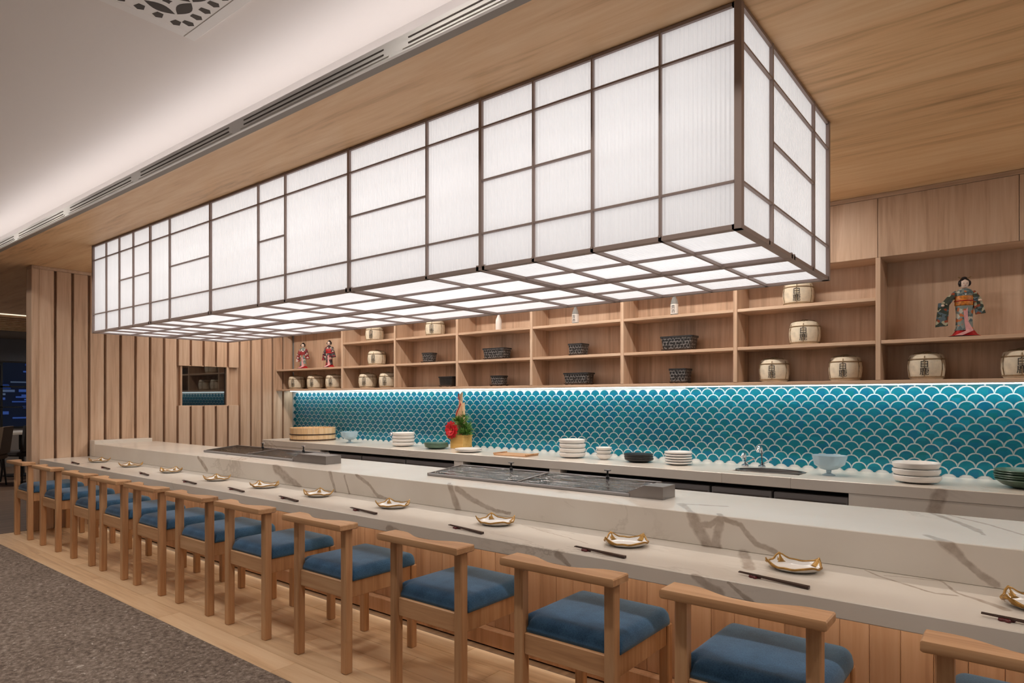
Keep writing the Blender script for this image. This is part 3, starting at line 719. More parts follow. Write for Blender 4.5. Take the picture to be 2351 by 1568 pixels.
def bottle(x, label, mat, h, lab=False, neck=.011):
    b = thing('bottle', label, 'bottle', (x, 4.80, Z3), group='bottles on the upper shelf')
    r = .030
    obj('glass_body', MB().lathe([(r*.9, 0), (r, .006), (r, h*.5), (r*.85, h*.62), (neck, h*.78), (neck, h*.95)], 20), b, mat=M[mat], smooth=True)
    obj('cap', MB().lathe([(neck + .002, h*.95), (neck + .002, h*1.02), (neck*.6, h*1.03)], 14), b, mat=M['white_metal'], smooth=True)
    if lab: 
        lb = obj('paper_label', MB().lathe([(r + .0008, h*.1), (r + .0008, h*.48)], 20, cap0=False, cap1=False), b, mat=M['porcelain'], smooth=True)
        g2 = glyph_mesh('清\n酒', .034)
        yy = [v.co.y for v in g2.vertices]; ym = (min(yy) + max(yy))/2 if yy else 0
        for v in g2.vertices:
            z = h*.29 + (v.co.y - ym); a = -PI/2 + v.co.x/r; v.co = ((r + .002)*math.cos(a), (r + .002)*math.sin(a), z)
        g2.materials.clear(); g2.materials.append(M['ink'])
        obj('lettering', g2, lb)
    return b
bottle(-3.968, 'plain white bottle on the upper shelf', 'porcelain', .19)
bottle(-3.096, 'clear glass bottle with a small pale label on the upper shelf', 'clear_glass', .19, True)
bottle(-2.173, 'clear bottle with dark lettering on the upper shelf', 'clear_glass', .20, True)

def doll(x, z, h, label, robe, sleeve, obi, hem, rz=0.0, spread=1.0):
    d_ = thing('kimono_doll', label, 'doll', (x, 4.80, z), rz, 'kimono dolls on the shelves')
    k = h / .37
    P = lambda *a: tuple(v * k for v in a)
    obj('base', MB().lathe([(.07*k, 0), (.072*k, .006*k), (.066*k, .010*k)], 24, (0,0,0), 1.3, 1), d_, mat=M['black'], smooth=True)
    # flared under-hem
    obj('hem', MB().lathe([(.066*k, .010*k), (.05*k, .02*k), (.035*k, .05*k), (.028*k, .09*k)], 24, (0,0,0), 1.25, .8, lambda a, r, zz: 1 + .10*math.sin(a*5 + 1)), d_, mat=M[hem], smooth=True)
    obj('robe', MB().lathe([(.045*k, .045*k), (.04*k, .06*k), (.038*k, .10*k), (.040*k, .15*k), (.043*k, .19*k), (.040*k, .215*k), (.042*k, .25*k), (.046*k, .275*k), (.030*k, .295*k), (.012*k, .305*k)], 24, (0,0,0), 1.12, .8, lambda a, r, zz: 1 + (.07*math.sin(a*7) if zz < .12*k else 0)), d_, mat=M[robe], smooth=True)
    # crossed front panel of the skirt and the train
    obj('front_panel', MB().loops([[P(-.012, -.031, .19), P(.010, -.033, .19), P(.010, -.028, .188), P(-.012, -.026, .188)], [P(-.006, -.036, .10), P(.012, -.036, .10), P(.012, -.030, .10), P(-.006, -.030, .10)], [P(.0, -.048, .04), P(.038, -.044, .04), P(.036, -.036, .04), P(.0, -.040, .04)], [P(-.06, -.058, .012), P(-.02, -.06, .012), P(-.02, -.05, .012), P(-.06, -.048, .012)]]), d_, mat=M['pink'], smooth=True)
    obj('obi', MB().lathe([(.0405*k, .195*k), (.0455*k, .20*k), (.046*k, .25*k), (.043*k, .256*k)], 24, (0,0,0), 1.14, .84), d_, mat=M[obi], smooth=True)
    obj('obi_cord', MB().tube([(.0525*k*math.cos(2*PI*i/20), .039*k*math.sin(2*PI*i/20), .225*k) for i in range(20)], .003*k, 6, True), d_, mat=M['crimson'], smooth=True)
    obj('obi_bow', MB().ball(P(.0, .045, .235), .035*k, .014*k, .03*k), d_, mat=M[obi], smooth=True)
    obj('collar', MB().tube([P(-.026, .0, .296), P(-.02, -.02, .285), P(0, -.034, .262), P(.02, -.02, .285), P(.026, .0, .296)], .005*k, 8), d_, mat=M['porcelain'], smooth=True)
    # long hanging sleeves, arms held out
    for s_, (ex, ez) in ((-1, (.090*spread, .205)), (1, (.060, .23))):
        sh_ = P(s_*.040, 0, .277); el = P(s_*ex, -.018, ez)
        ar = obj('sleeve', MB().tube([sh_, ((sh_[0]+el[0])/2, -.006*k, (sh_[2]+el[2])/2 + .006*k), el], [.018*k, .020*k, .021*k], 10), d_, mat=M[sleeve], smooth=True)
        big = 1.3 if spread > 1.1 and s_ < 0 else 1; w0 = .034*k*big; dz = (.10*k if s_ < 0 else .085*k)*big
        x0 = el[0]; lean = s_*.018*k
        pt = [(x0 - w0*.75, el[2] + .012*k), (x0 + w0*.55, el[2] + .015*k), (x0 + w0*.75 + lean, el[2] - dz), (x0 - w0*.7 + lean, el[2] - dz - .006*k)]
        obj('sleeve_drop', MB().prism_y(pt, el[1] - .007*k, el[1] + .007*k), ar, mat=M[sleeve])
        hn = obj('hand', MB().ball((el[0] + s_*.012*k, el[1] - .016*k, el[2] - .006*k), .009*k, .011*k, .007*k), d_, mat=M['skin'], smooth=True)
        for q in range(4): obj('finger', MB().tube([(el[0] + s_*.012*k + (q - 1.5)*.0035*k, el[1] - .022*k, el[2] - .006*k), (el[0] + s_*.013*k + (q - 1.5)*.004*k, el[1] - .033*k, el[2] - .010*k)], [.0021*k, .0016*k], 5), hn, mat=M['skin'], smooth=True)
    obj('neck', MB().tube([P(0, .002, .295), P(0, 0, .318)], [.010*k, .009*k], 10), d_, mat=M['skin'], smooth=True)
    hd = obj('head', MB().lathe([(.004*k, .306*k), (.014*k, .309*k), (.021*k, .320*k), (.024*k, .333*k), (.022*k, .347*k), (.012*k, .357*k)], 18, (0, -.002*k, 0), 1, 1.05), d_, mat=M['skin'], smooth=True)
    for s_ in (-1, 1): obj('eye', MB().ball(P(s_*.009, -.0265, .333), .0034*k, .0016*k, .0016*k, 8, 6), hd, mat=M['hair'])
    obj('nose', MB().ball(P(0, -.0275, .327), .0022*k, .003*k, .0038*k, 8, 6), hd, mat=M['skin'], smooth=True)
    obj('mouth', MB().ball(P(0, -.0245, .3185), .0036*k, .0015*k, .0014*k, 8, 6), hd, mat=M['crimson'])
    hr = obj('hair', MB().lathe([(.026*k, .318*k), (.029*k, .335*k), (.028*k, .350*k), (.019*k, .362*k), (.004*k, .366*k)], 18, (0, .008*k, 0), 1.08, 1.0), d_, mat=M['hair'], smooth=True)
    obj('top_knot', MB().ball(P(0, .008, .366), .017*k, .019*k, .011*k), hr, mat=M['hair'], smooth=True)
    for s_ in (-1, 1): obj('side_lock', MB().ball(P(s_*.025, -.002, .335), .009*k, .016*k, .017*k), hr, mat=M['hair'], smooth=True)
    for s_ in (-1, 1): obj('hair_pin', MB().tube([P(s_*.01, .0, .362), P(s_*.034, -.006, .374)], .0016*k, 6), hr, mat=M['gold'])
    return d_
doll(-.296, Z2, .365, 'large doll in a dark green floral kimono with an orange sash', 'kimono_pale', 'kimono_green', 'mustard', 'crimson', .25, 1.18)
doll(-7.181, Z2, .33, 'left one of the two far dolls, in a red floral kimono', 'kimono_pale', 'kimono_red', 'kimono_red', 'crimson', .55, .6)
doll(-6.637, Z2, .33, 'right one of the two far dolls, in a dark kimono with a crimson hem', 'kimono_black', 'kimono_black', 'crimson', 'crimson', .5, .6)

# ------------------------------------------------------------------ things on the back counter
def plate_mesh(r, h, kind):
    if kind == 'flat': pr = [(r*.55, 0), (r*.6, .002), (r*.97, h*.55), (r, h*.8), (r*.985, h), (r*.90, h*.9), (r*.55, h*.35), (.01, h*.32)]
    elif kind == 'bowl': pr = [(r*.5, 0), (r*.55, .003), (r*.90, h*.25), (r, h*.6), (r, h*.92), (r*.97, h), (r*.92, h*.9), (r*.8, h*.4), (.01, h*.3)]
    else: pr = [(r*.42, 0), (r*.45, .003), (r*.75, h*.35), (r, h*.92), (r*.985, h), (r*.94, h*.9), (r*.7, h*.4), (r*.4, h*.2), (.01, h*.2)]
    return MB().lathe(pr, 32)
def stack(x, y, n, r, h, step, kind, mat, name, cat, desc, grp, jitter=.004):
    me = plate_mesh(r, h, kind).mesh(name, M[mat], True)
    pos = {1: ['only'], 2: ['bottom', 'top'], 3: ['bottom', 'middle', 'top'], 4: ['bottom', 'second lowest', 'second highest', 'top'], 5: ['bottom', 'second lowest', 'middle', 'second highest', 'top'], 6: ['bottom', 'second lowest', 'third lowest', 'third highest', 'second highest', 'top']}[n]
    for i in range(n):
        o = obj(name, me, None, (x + random.uniform(-jitter, jitter), y + random.uniform(-jitter, jitter), .80 + i*step), random.random())
        tag(o, '%s %s' % (pos[i], desc), cat, grp)
stack(-5.09, 4.60, 4, .117, .042, .034, 'bowl', 'porcelain', 'white_bowl', 'bowl', 'white bowl of the stack between the far tap and the green plates', 'far stack of white bowls')
stack(-4.567, 4.56, 3, .118, .034, .014, 'flat', 'celadon', 'green_plate', 'plate', 'dark green plate of the low stack left of the flower box', 'low stack of green plates')
stack(-4.06, 4.47, 2, .125, .022, .013, 'flat', 'porcelain', 'white_plate', 'plate', 'white plate of the pair in front of the flower box', 'pair of white plates')
stack(-3.00, 4.60, 4, .112, .044, .037, 'bowl', 'porcelain', 'white_dish', 'dish', 'white dish of the tall stack in the middle of the back counter', 'tall stack of white dishes')
stack(-2.693, 4.60, 3, .066, .044, .029, 'flare', 'porcelain', 'small_bowl', 'bowl', 'small white bowl of the stack beside the tall stack of dishes', 'stack of small white bowls')
stack(-2.381, 4.60, 3, .113, .032, .017, 'flat', 'black_glaze', 'black_plate', 'plate', 'black plate of the low dark stack', 'stack of black plates')
stack(-2.049, 4.60, 5, .102, .024, .019, 'flat', 'porcelain', 'side_plate', 'plate', 'white plate of the stack right of the black plates', 'stack of white side plates')
stack(-.512, 4.50, 3, .125, .046, .038, 'bowl', 'porcelain', 'large_bowl', 'bowl', 'thick white bowl of the stack at the near end of the back counter', 'near stack of white bowls')
stack(-.0, 4.60, 5, .15, .05, .013, 'flare', 'celadon', 'green_bowl', 'bowl', 'wide dark green bowl of the stack at the right picture edge', 'stack of wide green bowls')
tr_ = thing('serving_tray', 'thin brown wooden tray lying on the back counter left of the tall white stack', 'tray', (-3.50, 4.47, .80), .05)
obj('board', MB().cbox(-.17, .17, -.10, .10, 0, .012, .003), tr_, mat=M['chair_wood_x'])
for s_ in (-1, 1): obj('tray_edge', MB().cbox(s_*.17 - .006, s_*.17 + .006, -.10, .10, .0125, .022, .002), tr_, mat=M['chair_wood_x'])

# wooden rice tub of staves with two hoops
hg = thing('rice_tub', 'round pale cypress rice tub with dark hoops at the far end of the back counter', 'tub', (-6.68, 4.60, .80))
NS = 26; R1 = .262
sm_ = MB()
a0, a1 = -PI/NS + .004, PI/NS - .004
sm_.loops([[(R1*math.cos(a), R1*math.sin(a), z) for a in (a0, a1)] + [((R1 - .018)*math.cos(a), (R1 - .018)*math.sin(a), z) for a in (a1, a0)] for z in (0, .150)])
stv = sm_.mesh('stave', M['cypress'])
for i in range(NS): obj('stave', stv, hg, (0,0,0), 2*PI*i/NS)
obj('tub_bottom', MB().lathe([(R1 - .02, .02), (R1 - .02, .035)], 30), hg, mat=M['cypress'])
for z in (.012, .075): obj('hoop', MB().loops([[((R1 + e)*math.cos(2*PI*i/36), (R1 + e)*math.sin(2*PI*i/36), zz) for i in range(36)] for e, zz in ((.0005, z - .006), (.004, z - .006), (.004, z + .006), (.0005, z + .006))], False, False), hg, mat=M['chopstick'], smooth=True)

def glass_bowl(x, y, r, label):
    g = thing('glass_bowl', label, 'bowl', (x, y, .80), group='blue glass bowls')
    wav = lambda a, rr, z: 1 + (.06*math.sin(a*5 + .6) if z > .07 else 0)
    h = r*1.25
    obj('cup', MB().lathe([(r*.14, h*.26), (r*.5, h*.34), (r*.85, h*.55), (r*1.0, h*1.0), (r*.96, h*1.0), (r*.80, h*.58), (r*.45, h*.40), (.004, h*.36)], 30, fn=wav), g, mat=M['blue_glass'], smooth=True)
    obj('foot', MB().lathe([(r*.36, 0), (r*.36, .006), (r*.13, h*.12), (r*.15, h*.255)], 20), g, mat=M['blue_glass'], smooth=True)
glass_bowl(-5.93, 4.56, .10, 'pale blue glass bowl beside the cypress rice tub')
glass_bowl(-1.002, 4.56, .105, 'pale blue glass bowl right of the sink')

# New Year flower box: cut bamboo, pine and a red bloom in a gold wooden box
kd = thing('flower_box', 'gold wooden box of cut bamboo, pine sprigs and a red flower', 'flower arrangement', (-4.42, 4.76, .80))
bx = obj('box', MB().cbox(-.085, .085, -.07, .07, 0, .13, .004), kd, mat=M['gold_box'])
obj('box_lid_edge', MB().cbox(-.09, .09, -.075, .075, .122, .136, .003), bx, mat=M['gold_box'])
for bxx, byy, hh, lean in ((-.03, .0, .56, .05), (.025, .01, .46, -.02), (-.055, .02, .40, -.03)):
    n = 14; L = []
    for zz, cut in ((.12, 0), (hh*.6, 0), (hh, 1)):
        L.append([(bxx + lean*zz + .020*math.cos(2*PI*i/n), byy + .020*math.sin(2*PI*i/n), zz + (cut * -.055 * (1 - math.cos(2*PI*i/n))/2)) for i in range(n)])
    obj('bamboo_stem', MB().loops(L), kd, mat=M['bamboo'], smooth=True)
obj('gold_ribbon', MB().tube([(-.05, -.03, .30), (-.02, -.035, .37), (.02, -.03, .44), (-.01, -.03, .50), (-.015, -.02, .545)], .006, 6), kd, mat=M['crimson'])
rnd = random.Random(3)
def sprig(cx, cy, cz, n, rad):
    mb = MB()
    for i in range(n):
        a = rnd.uniform(0, 2*PI); b = rnd.uniform(-.3, 1.3); l = rad*rnd.uniform(.6, 1.1)
        tip = (cx + l*math.cos(a)*math.cos(b), cy + l*math.sin(a)*math.cos(b), cz + l*math.sin(b))
        sd = Vector((-math.sin(a), math.cos(a), 0)) * .007
        c = Vector((cx, cy, cz)); m_ = c.lerp(Vector(tip), .5)
        mb.add([c, m_ + sd, tip, m_ - sd, m_ + Vector((0, 0, .004))], [(0,1,4),(1,2,4),(2,3,4),(3,0,4)])
    return mb
for (cx, cy, cz, r_) in ((.03,-.03,.24,.10),(.07,0,.20,.10),(.02,.02,.29,.09),(.10,-.02,.15,.09),(-.08,-.02,.16,.08),(.06,-.05,.15,.08),(-.02,-.04,.27,.08)):
    o = obj('pine_sprig', sprig(cx, cy, cz, 70, r_), kd, mat=M['leaf']); o['kind'] = 'stuff'
fw = obj('bloom_heart', MB().ball((-.055, -.075, .185), .018), kd, mat=M['mustard'], smooth=True)
for ring, (n, rr, tilt) in enumerate(((6, .040, 1.0), (9, .066, .5), (12, .088, .08))):
    for i in range(n):
        a = 2*PI*i/n + ring*.3
        dr = Vector((math.cos(a), -math.sin(tilt)*1.0, math.sin(a))).normalized(); sd = Vector((-math.sin(a), 0, math.cos(a)))
        c = Vector((-.055, -.078, .185)); e = c + dr*rr; m_ = c + dr*rr*.6
        obj('petal', MB().add([c, m_ + sd*.024, e + sd*.013, e - sd*.013, m_ - sd*.024, m_ + Vector((0, -.006, 0))], [(0,1,5),(1,2,5),(2,3,5),(3,4,5),(4,0,5)]), fw, mat=M['petal'], smooth=True)
obj('paper_fan', MB().prism_y([(-.115, .11), (-.075, .09), (-.065, .12), (-.10, .145)], -.085, -.078), kd, mat=M['mustard'])

# ------------------------------------------------------------------ place settings on the dining ledge
def dish_mesh():
    n = 48; L = []
    def pk(a):   # three upturned leaf tips and a ruffle
        t = 0
        for c, wd, hgt in ((PI*.26, .30, .75), (PI*.74, .28, 1.0), (PI*1.20, .26, .8), (PI*1.76, .30, .45)):
            dlt = (a - c + PI) % (2*PI) - PI; t += hgt * math.exp(-(dlt/wd)**2)
        return t
    R = .088
    rows = [(.45, 0, 0), (.66, .001, 0), (.84, .005, .1), (.94, .011, .35), (1.0, .0155, 1.0), (.97, .0165, 1.0), (.90, .0125, .35), (.80, .007, .1), (.60, .004, 0), (.02, .0035, 0)]
    for f, z, kz in rows:
        row = []
        for i in range(n):
            a = 2*PI*i/n; p = pk(a)
            r = R*f*(1 + kz*(.10*p + .010*math.sin(a*11)))
            row.append((r*math.cos(a), r*math.sin(a)*.86, z + kz*(.018*p + 0.0012*math.sin(a*11 + 1))))
        L.append(row)
    rim = []
    for i in range(n):
        a = 2*PI*i/n; p = pk(a); r = R*(1 + (.10*p + .010*math.sin(a*11)))
        rim.append((r*math.cos(a), r*math.sin(a)*.86, .0165 + (.018*p + 0.0012*math.sin(a*11 + 1))))
    # gilded leaf tips
    tips = []
    for c in (PI*.26, PI*.74, PI*1.20):
        T = []
        for u in range(6):
            tt = u/5; w_ = .034*(1 - tt)**.6 + .003
            rr = R*(.84 + .30*tt); zz = .009 + .030*tt**1.3
            cc = Vector((rr*math.cos(c), rr*math.sin(c)*.86, zz)); sd = Vector((-math.sin(c), math.cos(c), 0))
            up = Vector((-math.cos(c)*.5, -math.sin(c)*.5, .6)) * .003
            T.append([tuple(cc - sd*w_), tuple(cc + up*1.5), tuple(cc + sd*w_), tuple(cc - up)])
        tips.append(MB().loops(T).mesh('leaf_tip', M['gold'], 'all'))
    return MB().loops(L).mesh('dish', M['porcelain'], 'all'), MB().tube(rim, .0040, 6, True).mesh('gilt_rim', M['gold'], 'all'), tips
DM = dish_mesh()
cstick = MB().loops([[(x, (r*cx_), r + r*cz_) for cx_, cz_ in ((-1,-1),(1,-1),(1,1),(-1,1))] for x, r in ((0, .0016), (.09, .0026), (.235, .0042))]).mesh('chopstick', M['chopstick'])
def rest_mesh():
    prof = lambda a: .021*(.62 + .38*abs(math.cos(2.5*a)))
    L = [[(prof(2*PI*i/40)*f*math.cos(2*PI*i/40), prof(2*PI*i/40)*f*math.sin(2*PI*i/40), z) for i in range(40)] for f, z in ((.9, 0), (1, .003), (.95, .007), (.5, .009), (.05, .0075))]
    return MB().loops(L).mesh('chopstick_rest', M['red_lacquer'], 'all')
RM = rest_mesh()
SET = [(-6.82, 2.37), (-6.14, 2.38), (-5.42, 2.40), (-4.63, 2.375), (-4.01, 2.386), (-3.404, 2.383), (-2.73, 2.39), (-1.982, 2.375), (-1.282, 2.368), (-.639, 2.395), (.03, 2.385)]
PLACES = ['at the farthest place by the slatted wall', 'at the second place from the slatted wall', 'at the third place from the slatted wall', 'at the fourth place from the slatted wall', 'at the fifth place from the slatted wall', 'at the sixth place from the slatted wall',
          'at the fifth place from the right edge', 'at the fourth place from the right edge', 'at the third place from the right edge', 'at the second place from the right edge', 'cut off by the right picture edge']
for i, (x, y) in enumerate(SET):
    rz = [.2, .5, -.1, .3, .6, 0, .25, .1, .45, 0.0, .1][i]
    p = thing('leaf_dish', 'white leaf dish with a gilt rim ' + PLACES[i], 'dish', (x, y, .70), rz, 'leaf dishes on the dining ledge')
    obj('dish', DM[0], p); obj('gilt_rim', DM[1], p); [obj('leaf_tip', q_, p) for q_ in DM[2]]
    sx, sy = x - .128, y - .185
    ang = -.11 + [.02, .0, -.03, .02, .0, -.02, .02, -.02, .03, -.04, .0][i]
    r_ = tag(obj('chopstick_rest', RM, None, (sx + .055, sy - .004, .70)), 'small dark red flower chopstick rest ' + PLACES[i], 'chopstick rest', 'chopstick rests on the dining ledge')
    for s_, wd in ((1, 'inner'), (-1, 'outer')):
        c_ = obj('chopstick', cstick, None, (sx, sy + s_*.0046, .7088), ang)
        c_.rotation_euler = (0, .031, ang)
        tag(c_, '%s dark chopstick of the pair %s' % (wd, PLACES[i]), 'chopstick', 'chopsticks on the dining ledge')

# ------------------------------------------------------------------ bar chairs
CGRP = 'oak chairs with blue seats along the bar'
def make_chair():
    c = thing('bar_chair', 'x', 'chair', group=CGRP)
    leg_r = MB().cbox(-.02, .02, -.021, .021, 0, .6835, .004).mesh('leg', M['chair_wood']); leg_f = MB().cbox(-.0195, .0195, -.0195, .0195, 0, .431, .004).mesh('leg', M['chair_wood'])
    for s_ in (-1, 1):
        obj('leg', leg_r, c, (s_*.1925, 0, 0)); obj('leg', leg_f, c, (s_*.1925, .415, 0))
        obj('side_rail', MB().cbox(s_*.1925 - .012, s_*.1925 + .012, .0215, .395, .352, .431, .003), c, mat=M['chair_wood'])
    for yy in (.004, .415): obj('rail', MB().cbox(-.172, .172, yy - .012, yy + .012, .352, .431, .003), c, mat=M['chair_wood_x'])
    obj('seat_board', MB().cbox(-.17, .17, .013, .40, .415, .4305, .002), c, mat=M['chair_wood_x'])
    # cushion, notched round the back posts, with a rolled edge
    gx = [.212, .207, .199, .189, .179, .170, .160, .148, .125, .08, .03]; gx = [-v for v in gx] + gx[::-1]
    gy = [.004, .008, .013, .018, .024, .034, .046, .07, .12, .2, .29, .36, .395, .412, .424, .433, .438, .442]
    NX, NY = len(gx), len(gy); inside = lambda x, y_: not (abs(x) > .1705 and y_ < .0235)
    segs = [((-.170, .004), (.170, .004)), ((.170, .004), (.170, .024)), ((.170, .024), (.212, .024)), ((.212, .024), (.212, .442)), ((.212, .442), (-.212, .442)), ((-.212, .442), (-.212, .024)), ((-.212, .024), (-.170, .024)), ((-.170, .024), (-.170, .004))]
    def dist(x, y_):
        b_ = 9
        for (ax, ay), (bx_, by_) in segs:
            dx, dy = bx_ - ax, by_ - ay; t_ = max(0, min(1, ((x - ax)*dx + (y_ - ay)*dy)/(dx*dx + dy*dy)))
            b_ = min(b_, math.hypot(x - ax - t_*dx, y_ - ay - t_*dy))
        return b_
    mb = MB(); top = {}; bot = {}
    for i in range(NX):
        for j in range(NY):
            if inside(gx[i], gy[j]):
                d_ = dist(gx[i], gy[j]); q_ = 1 - min(1, d_/.036); hz = .446 + .040*math.sqrt(max(0, 1 - q_*q_)) + .012*min(1, d_/.2)**.6
                # round the front corners in plan
                x_, yy_ = gx[i], gy[j]
                if yy_ > .40 and abs(x_) > .17:
                    ux, uy = (abs(x_) - .17)/.042, (yy_ - .40)/.042; m_ = max(ux, uy); L_ = math.hypot(ux, uy)
                    if L_ > 0: x_ = math.copysign(.17 + .042*ux*m_/L_, x_); yy_ = .40 + .042*uy*m_/L_
                top[i, j] = len(mb.v); mb.v.append((x_, yy_, hz)); bot[i, j] = len(mb.v); mb.v.append((x_, yy_, .4318))
    edge = {}
    for i in range(NX - 1):
        for j in range(NY - 1):
            q4 = [(i, j), (i+1, j), (i+1, j+1), (i, j+1)]
            if all(k_ in top for k_ in q4) and inside((gx[i] + gx[i+1])/2, (gy[j] + gy[j+1])/2):
                mb.f.append(tuple(top[k_] for k_ in q4)); mb.f.append(tuple(bot[k_] for k_ in q4[::-1]))
                for a_, b_ in zip(q4, q4[1:] + q4[:1]):
                    if (b_, a_) in edge: del edge[b_, a_]
                    else: edge[a_, b_] = 1
    for a_, b_ in edge: mb.f.append((bot[a_], bot[b_], top[b_], top[a_]))
    used = sorted({k_ for f_ in mb.f for k_ in f_}); rm = {k_: n_ for n_, k_ in enumerate(used)}
    mb.v = [mb.v[k_] for k_ in used]; mb.f = [tuple(rm[k_] for k_ in f_) for f_ in mb.f]
    obj('seat_cushion', mb, c, mat=M['fabric'], smooth='all')
    # crest rail: straight outside, hollowed towards the sitter
    n = 16; back = [(-.238 + .476*i/n, -.072) for i in range(n + 1)]
    fr = []
    for i in range(n + 1):
        u = 1 - i/n; xx = -.238 + .476*u; k_ = abs(2*u - 1); s3 = min(1, max(0, (k_ - .12)/.62)); s3 = s3*s3*(3 - 2*s3)
        fr.append((xx, -.022 + .052*s3))
    obj('crest_rail', MB().loops([[(x, y_, z) for x, y_ in [(bx_*sc, by_*sc2) for bx_, by_ in back + fr for sc, sc2 in ((s1, s1),)]] for z, s1 in ((.684, .975), (.688, 1.0), (.708, 1.0), (.712, .985))]), c, mat=M['chair_wood_x'], smooth=True)
    return c
CX = [-7.353, -6.616, -5.87, -5.262, -4.66, -4.025, -3.405, -2.713, -1.978, -1.286, -.649, .035]
CL = ['oak bar chair with a blue seat at the far end, beyond the slatted wall corner', 'second oak bar chair with a blue seat from the far end', 'third oak bar chair with a blue seat from the far end', 'fourth oak bar chair with a blue seat from the far end', 'fifth oak bar chair with a blue seat from the far end', 'sixth oak bar chair with a blue seat from the far end',
      'seventh oak bar chair with a blue seat from the far end', 'fifth oak bar chair with a blue seat counted from the right', 'fourth oak bar chair with a blue seat counted from the right', 'third oak bar chair with a blue seat counted from the right', 'oak bar chair with a blue seat, second from the right, legs below the frame', 'oak bar chair in the bottom right corner, mostly outside the picture']
ch0 = make_chair()
for i, x in enumerate(CX):
    if i == 0: ch0.location = (x, 1.921, 0); ch0['label'] = CL[0]
    else: dup(ch0, (x, 1.921, 0), 0, CL[i])

# ------------------------------------------------------------------ carved air grille in the white ceiling
gx0, gx1, gy0, gy1 = -2.93, -1.97, .44, 1.40
gv = thing('air_grille', 'square white carved air grille in the white ceiling', 'air grille', ((gx0 + gx1)/2, (gy0 + gy1)/2, ZW))
gw = (gx1 - gx0)/2; zg = -.012
obj('recess_plate', MB().box(-gw + .04, gw - .04, -gw + .04, gw - .04, -.004, -.0005), gv, mat=M['slot_dark'])
for s_ in (-1, 1):
    obj('border', MB().cbox(-gw, gw, s_*gw - (.0 if s_ < 0 else .05), s_*gw + (.05 if s_ < 0 else .0), zg - .006, -.0005, .003), gv, mat=M['white_metal'])
    obj('border', MB().cbox(s_*gw - (.0 if s_ < 0 else .05), s_*gw + (.05 if s_ < 0 else .0), -gw + .0505, gw - .0505, zg - .006, -.0005, .003), gv, mat=M['white_metal'])
obj('fret_plate', MB().box(-gw + .05, gw - .05, -gw + .05, gw - .05, -.016, -.0045), gv, mat=M['white_metal'])
# flat dark shapes painting in the shade of fretwork openings: petals along the edges of a square lattice, small leaves along the border
def lens(l, wd):
    n = 8; P_ = [(-l/2 + l*i/n, wd/2*math.sin(PI*i/n)) for i in range(n + 1)] + [(l/2 - l*i/n, -wd/2*math.sin(PI*i/n)) for i in range(1, n)]
    return MB().prism(P_, -.0166, -.0161).mesh('opening', M['slot_dark'])
lat = .135; m_ = 5; ln = lens(.122, .056); c0 = -lat*m_/2
lf = MB().prism([(-.022, -.012), (.010, -.020), (.024, 0), (.010, .020), (-.022, .012)], -.0166, -.0161).mesh('opening', M['slot_dark'])
sq = MB().prism([(.02*math.cos(PI*i/4)*(1 if i % 2 else .6), .02*math.sin(PI*i/4)*(1 if i % 2 else .6)) for i in range(8)], -.0166, -.0161).mesh('opening', M['slot_dark'])
for i in range(m_ + 1):
    for j in range(m_ + 1):
        if i < m_: obj('opening', ln, gv, (c0 + lat*(i + .5), c0 + lat*j, 0))
        if j < m_: obj('opening', ln, gv, (c0 + lat*i, c0 + lat*(j + .5), 0), PI/2)
        if i < m_ and j < m_: obj('opening', sq, gv, (c0 + lat*(i + .5), c0 + lat*(j + .5), 0))
e = gw - .082; q = 11
for i in range(q):
    u = -e + 2*e*(i + .5)/q
    for s_ in (-1, 1):
        obj('opening', lf, gv, (u, s_*e, 0), PI/2*s_); obj('opening', lf, gv, (s_*e, u, 0), 0 if s_ > 0 else PI)

# ------------------------------------------------------------------ unseen fill lights added over the aisle, and over the kitchen run behind the lantern
AISLE, KITCHEN = 9.5, 10.5
def added_light(x, y, z, power, label, grp, spread=150):  # lamp and trim added out of view as fill light
    d_ = thing('downlight', label, 'downlight', (x, y, z), group=grp)
    obj('trim_ring', MB().lathe([(.075, -.0005), (.075, -.006), (.058, -.006), (.055, -.0005)], 24, cap0=False, cap1=False), d_, mat=M['white_metal'], smooth=True)
    ld = bpy.data.lights.new('downlight_lamp', 'AREA'); ld.shape = 'DISK'; ld.size = .14; ld.energy = power; ld.color = (1, .93, .85); ld.spread = math.radians(spread)
    lo = bpy.data.objects.new('downlight_lamp', ld); COL.objects.link(lo); lo.parent = d_; lo.location = (0, 0, -.004)
for i, (x, y) in enumerate(((-7.3, 1.15), (-6.4, 1.15), (-5.5, 1.15), (-4.4, .85), (-3.45, .62), (-1.55, 1.15), (-.6, 1.15), (.4, 1.15), (1.4, 1.15))):  # added out of view to brighten the ledge, chairs and floor
    added_light(x, y, ZW, AISLE * (1.35 if i in (3, 4) else 1), 'recessed downlight in the white ceiling over the aisle, %s from the left' % ORD[i], 'aisle downlights')
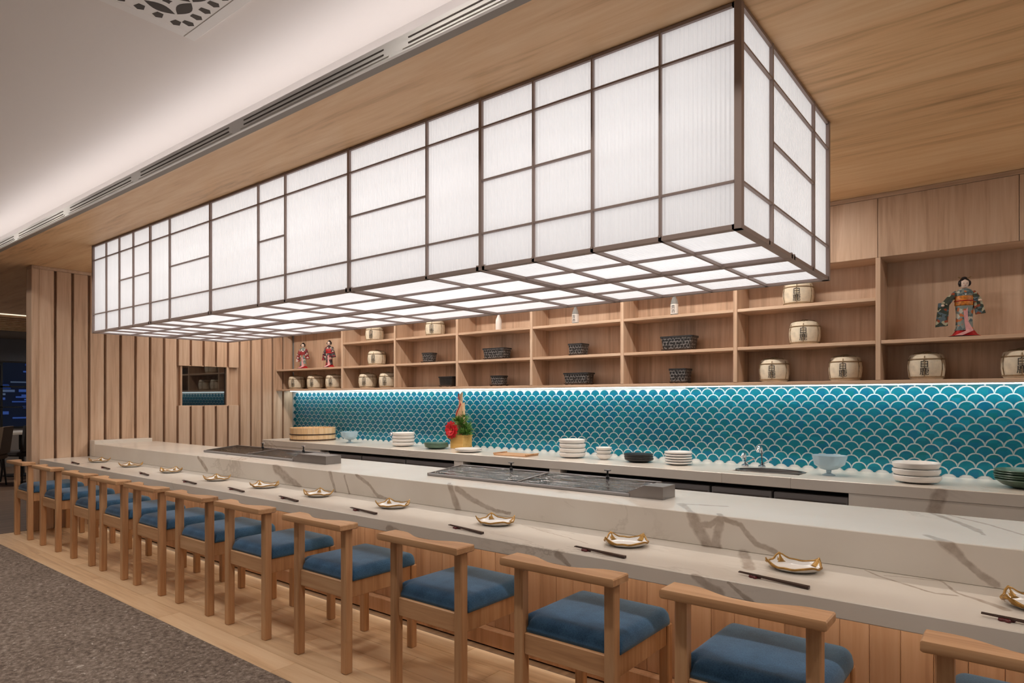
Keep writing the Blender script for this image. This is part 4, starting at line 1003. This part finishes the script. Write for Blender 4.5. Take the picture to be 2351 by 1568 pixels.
for i, x in enumerate((-6.75, -5.65, -4.55, -3.45, -2.35, -1.42, 1.15, 2.1)):  # unseen lamps added to brighten the shelves and worktops
    lf_ = thing('linear_light', 'recessed linear light in the oak ceiling over the kitchen run, %s from the left' % ORD[i], 'ceiling light', (x, 4.02, ZC), group='kitchen linear lights')
    hl = .42
    for s_ in (-1, 1): obj('trim_strip', MB().box(-hl - .01, hl + .01, s_*.04 - .006, s_*.04 + .006, -.006, -.0005), lf_, mat=M['white_metal'])
    ld = bpy.data.lights.new('linear_lamp', 'AREA'); ld.shape = 'RECTANGLE'; ld.size = 2*hl; ld.size_y = .06; ld.energy = KITCHEN; ld.color = (1, .93, .85)
    lo = bpy.data.objects.new('linear_lamp', ld); COL.objects.link(lo); lo.parent = lf_; lo.location = (0, 0, -.004)

added_light(-11.0, 1.95, ZC, 34, 'recessed downlight in the oak ceiling of the far room', 'far room downlights')  # both far room lamps are added out of view to lift its brightness
added_light(-13.6, 4.35, ZC, 26, 'recessed downlight in the slatted ceiling by the far windows', 'far room downlights')

# ------------------------------------------------------------------ dim furniture of the far room
def far_chair(x, y, rz, label, mat):
    c = thing('dining_chair', label, 'chair', (x, y, 0), rz, 'dim chairs in the far dining room')
    obj('seat', MB().cbox(-.24, .24, -.24, .24, .40, .48, .02), c, mat=M[mat])
    obj('backrest', MB().loops([[(-.24, .20, .485), (.24, .20, .485), (.24, .26, .485), (-.24, .26, .485)], [(-.23, .26, .88), (.23, .26, .88), (.23, .31, .88), (-.23, .31, .88)]]), c, mat=M[mat])
    for sx in (-1, 1):
        for sy in (-1, 1): obj('leg', MB().tube([(sx*.19, sy*.19, .40), (sx*.22, sy*.22, 0)], [.018, .011], 8), c, mat=M['black'])
far_chair(-11.9, 2.62, -.5, 'brown upholstered chair at the left picture edge in the dim far room', 'tan_cloth')
far_chair(-12.35, 3.25, .4-PI/2, 'dark chair at the far table nearest the slatted wall', 'dark_cloth')
far_chair(-14.2, 3.1, PI/2 + .2, 'dark chair on the window side of the far table', 'dark_cloth')
ft = thing('dining_table', 'dim dining table with a pale top below the far windows', 'table', (-13.3, 3.45, 0))
obj('table_top', MB().cbox(-.4, .4, -.6, .6, .70, .74, .004), ft, mat=M['marble'])
obj('pedestal', MB().lathe([(.26, 0), (.26, .015), (.04, .03), (.04, .69), (.1, .70)], 20), ft, mat=M['black'], smooth=True)
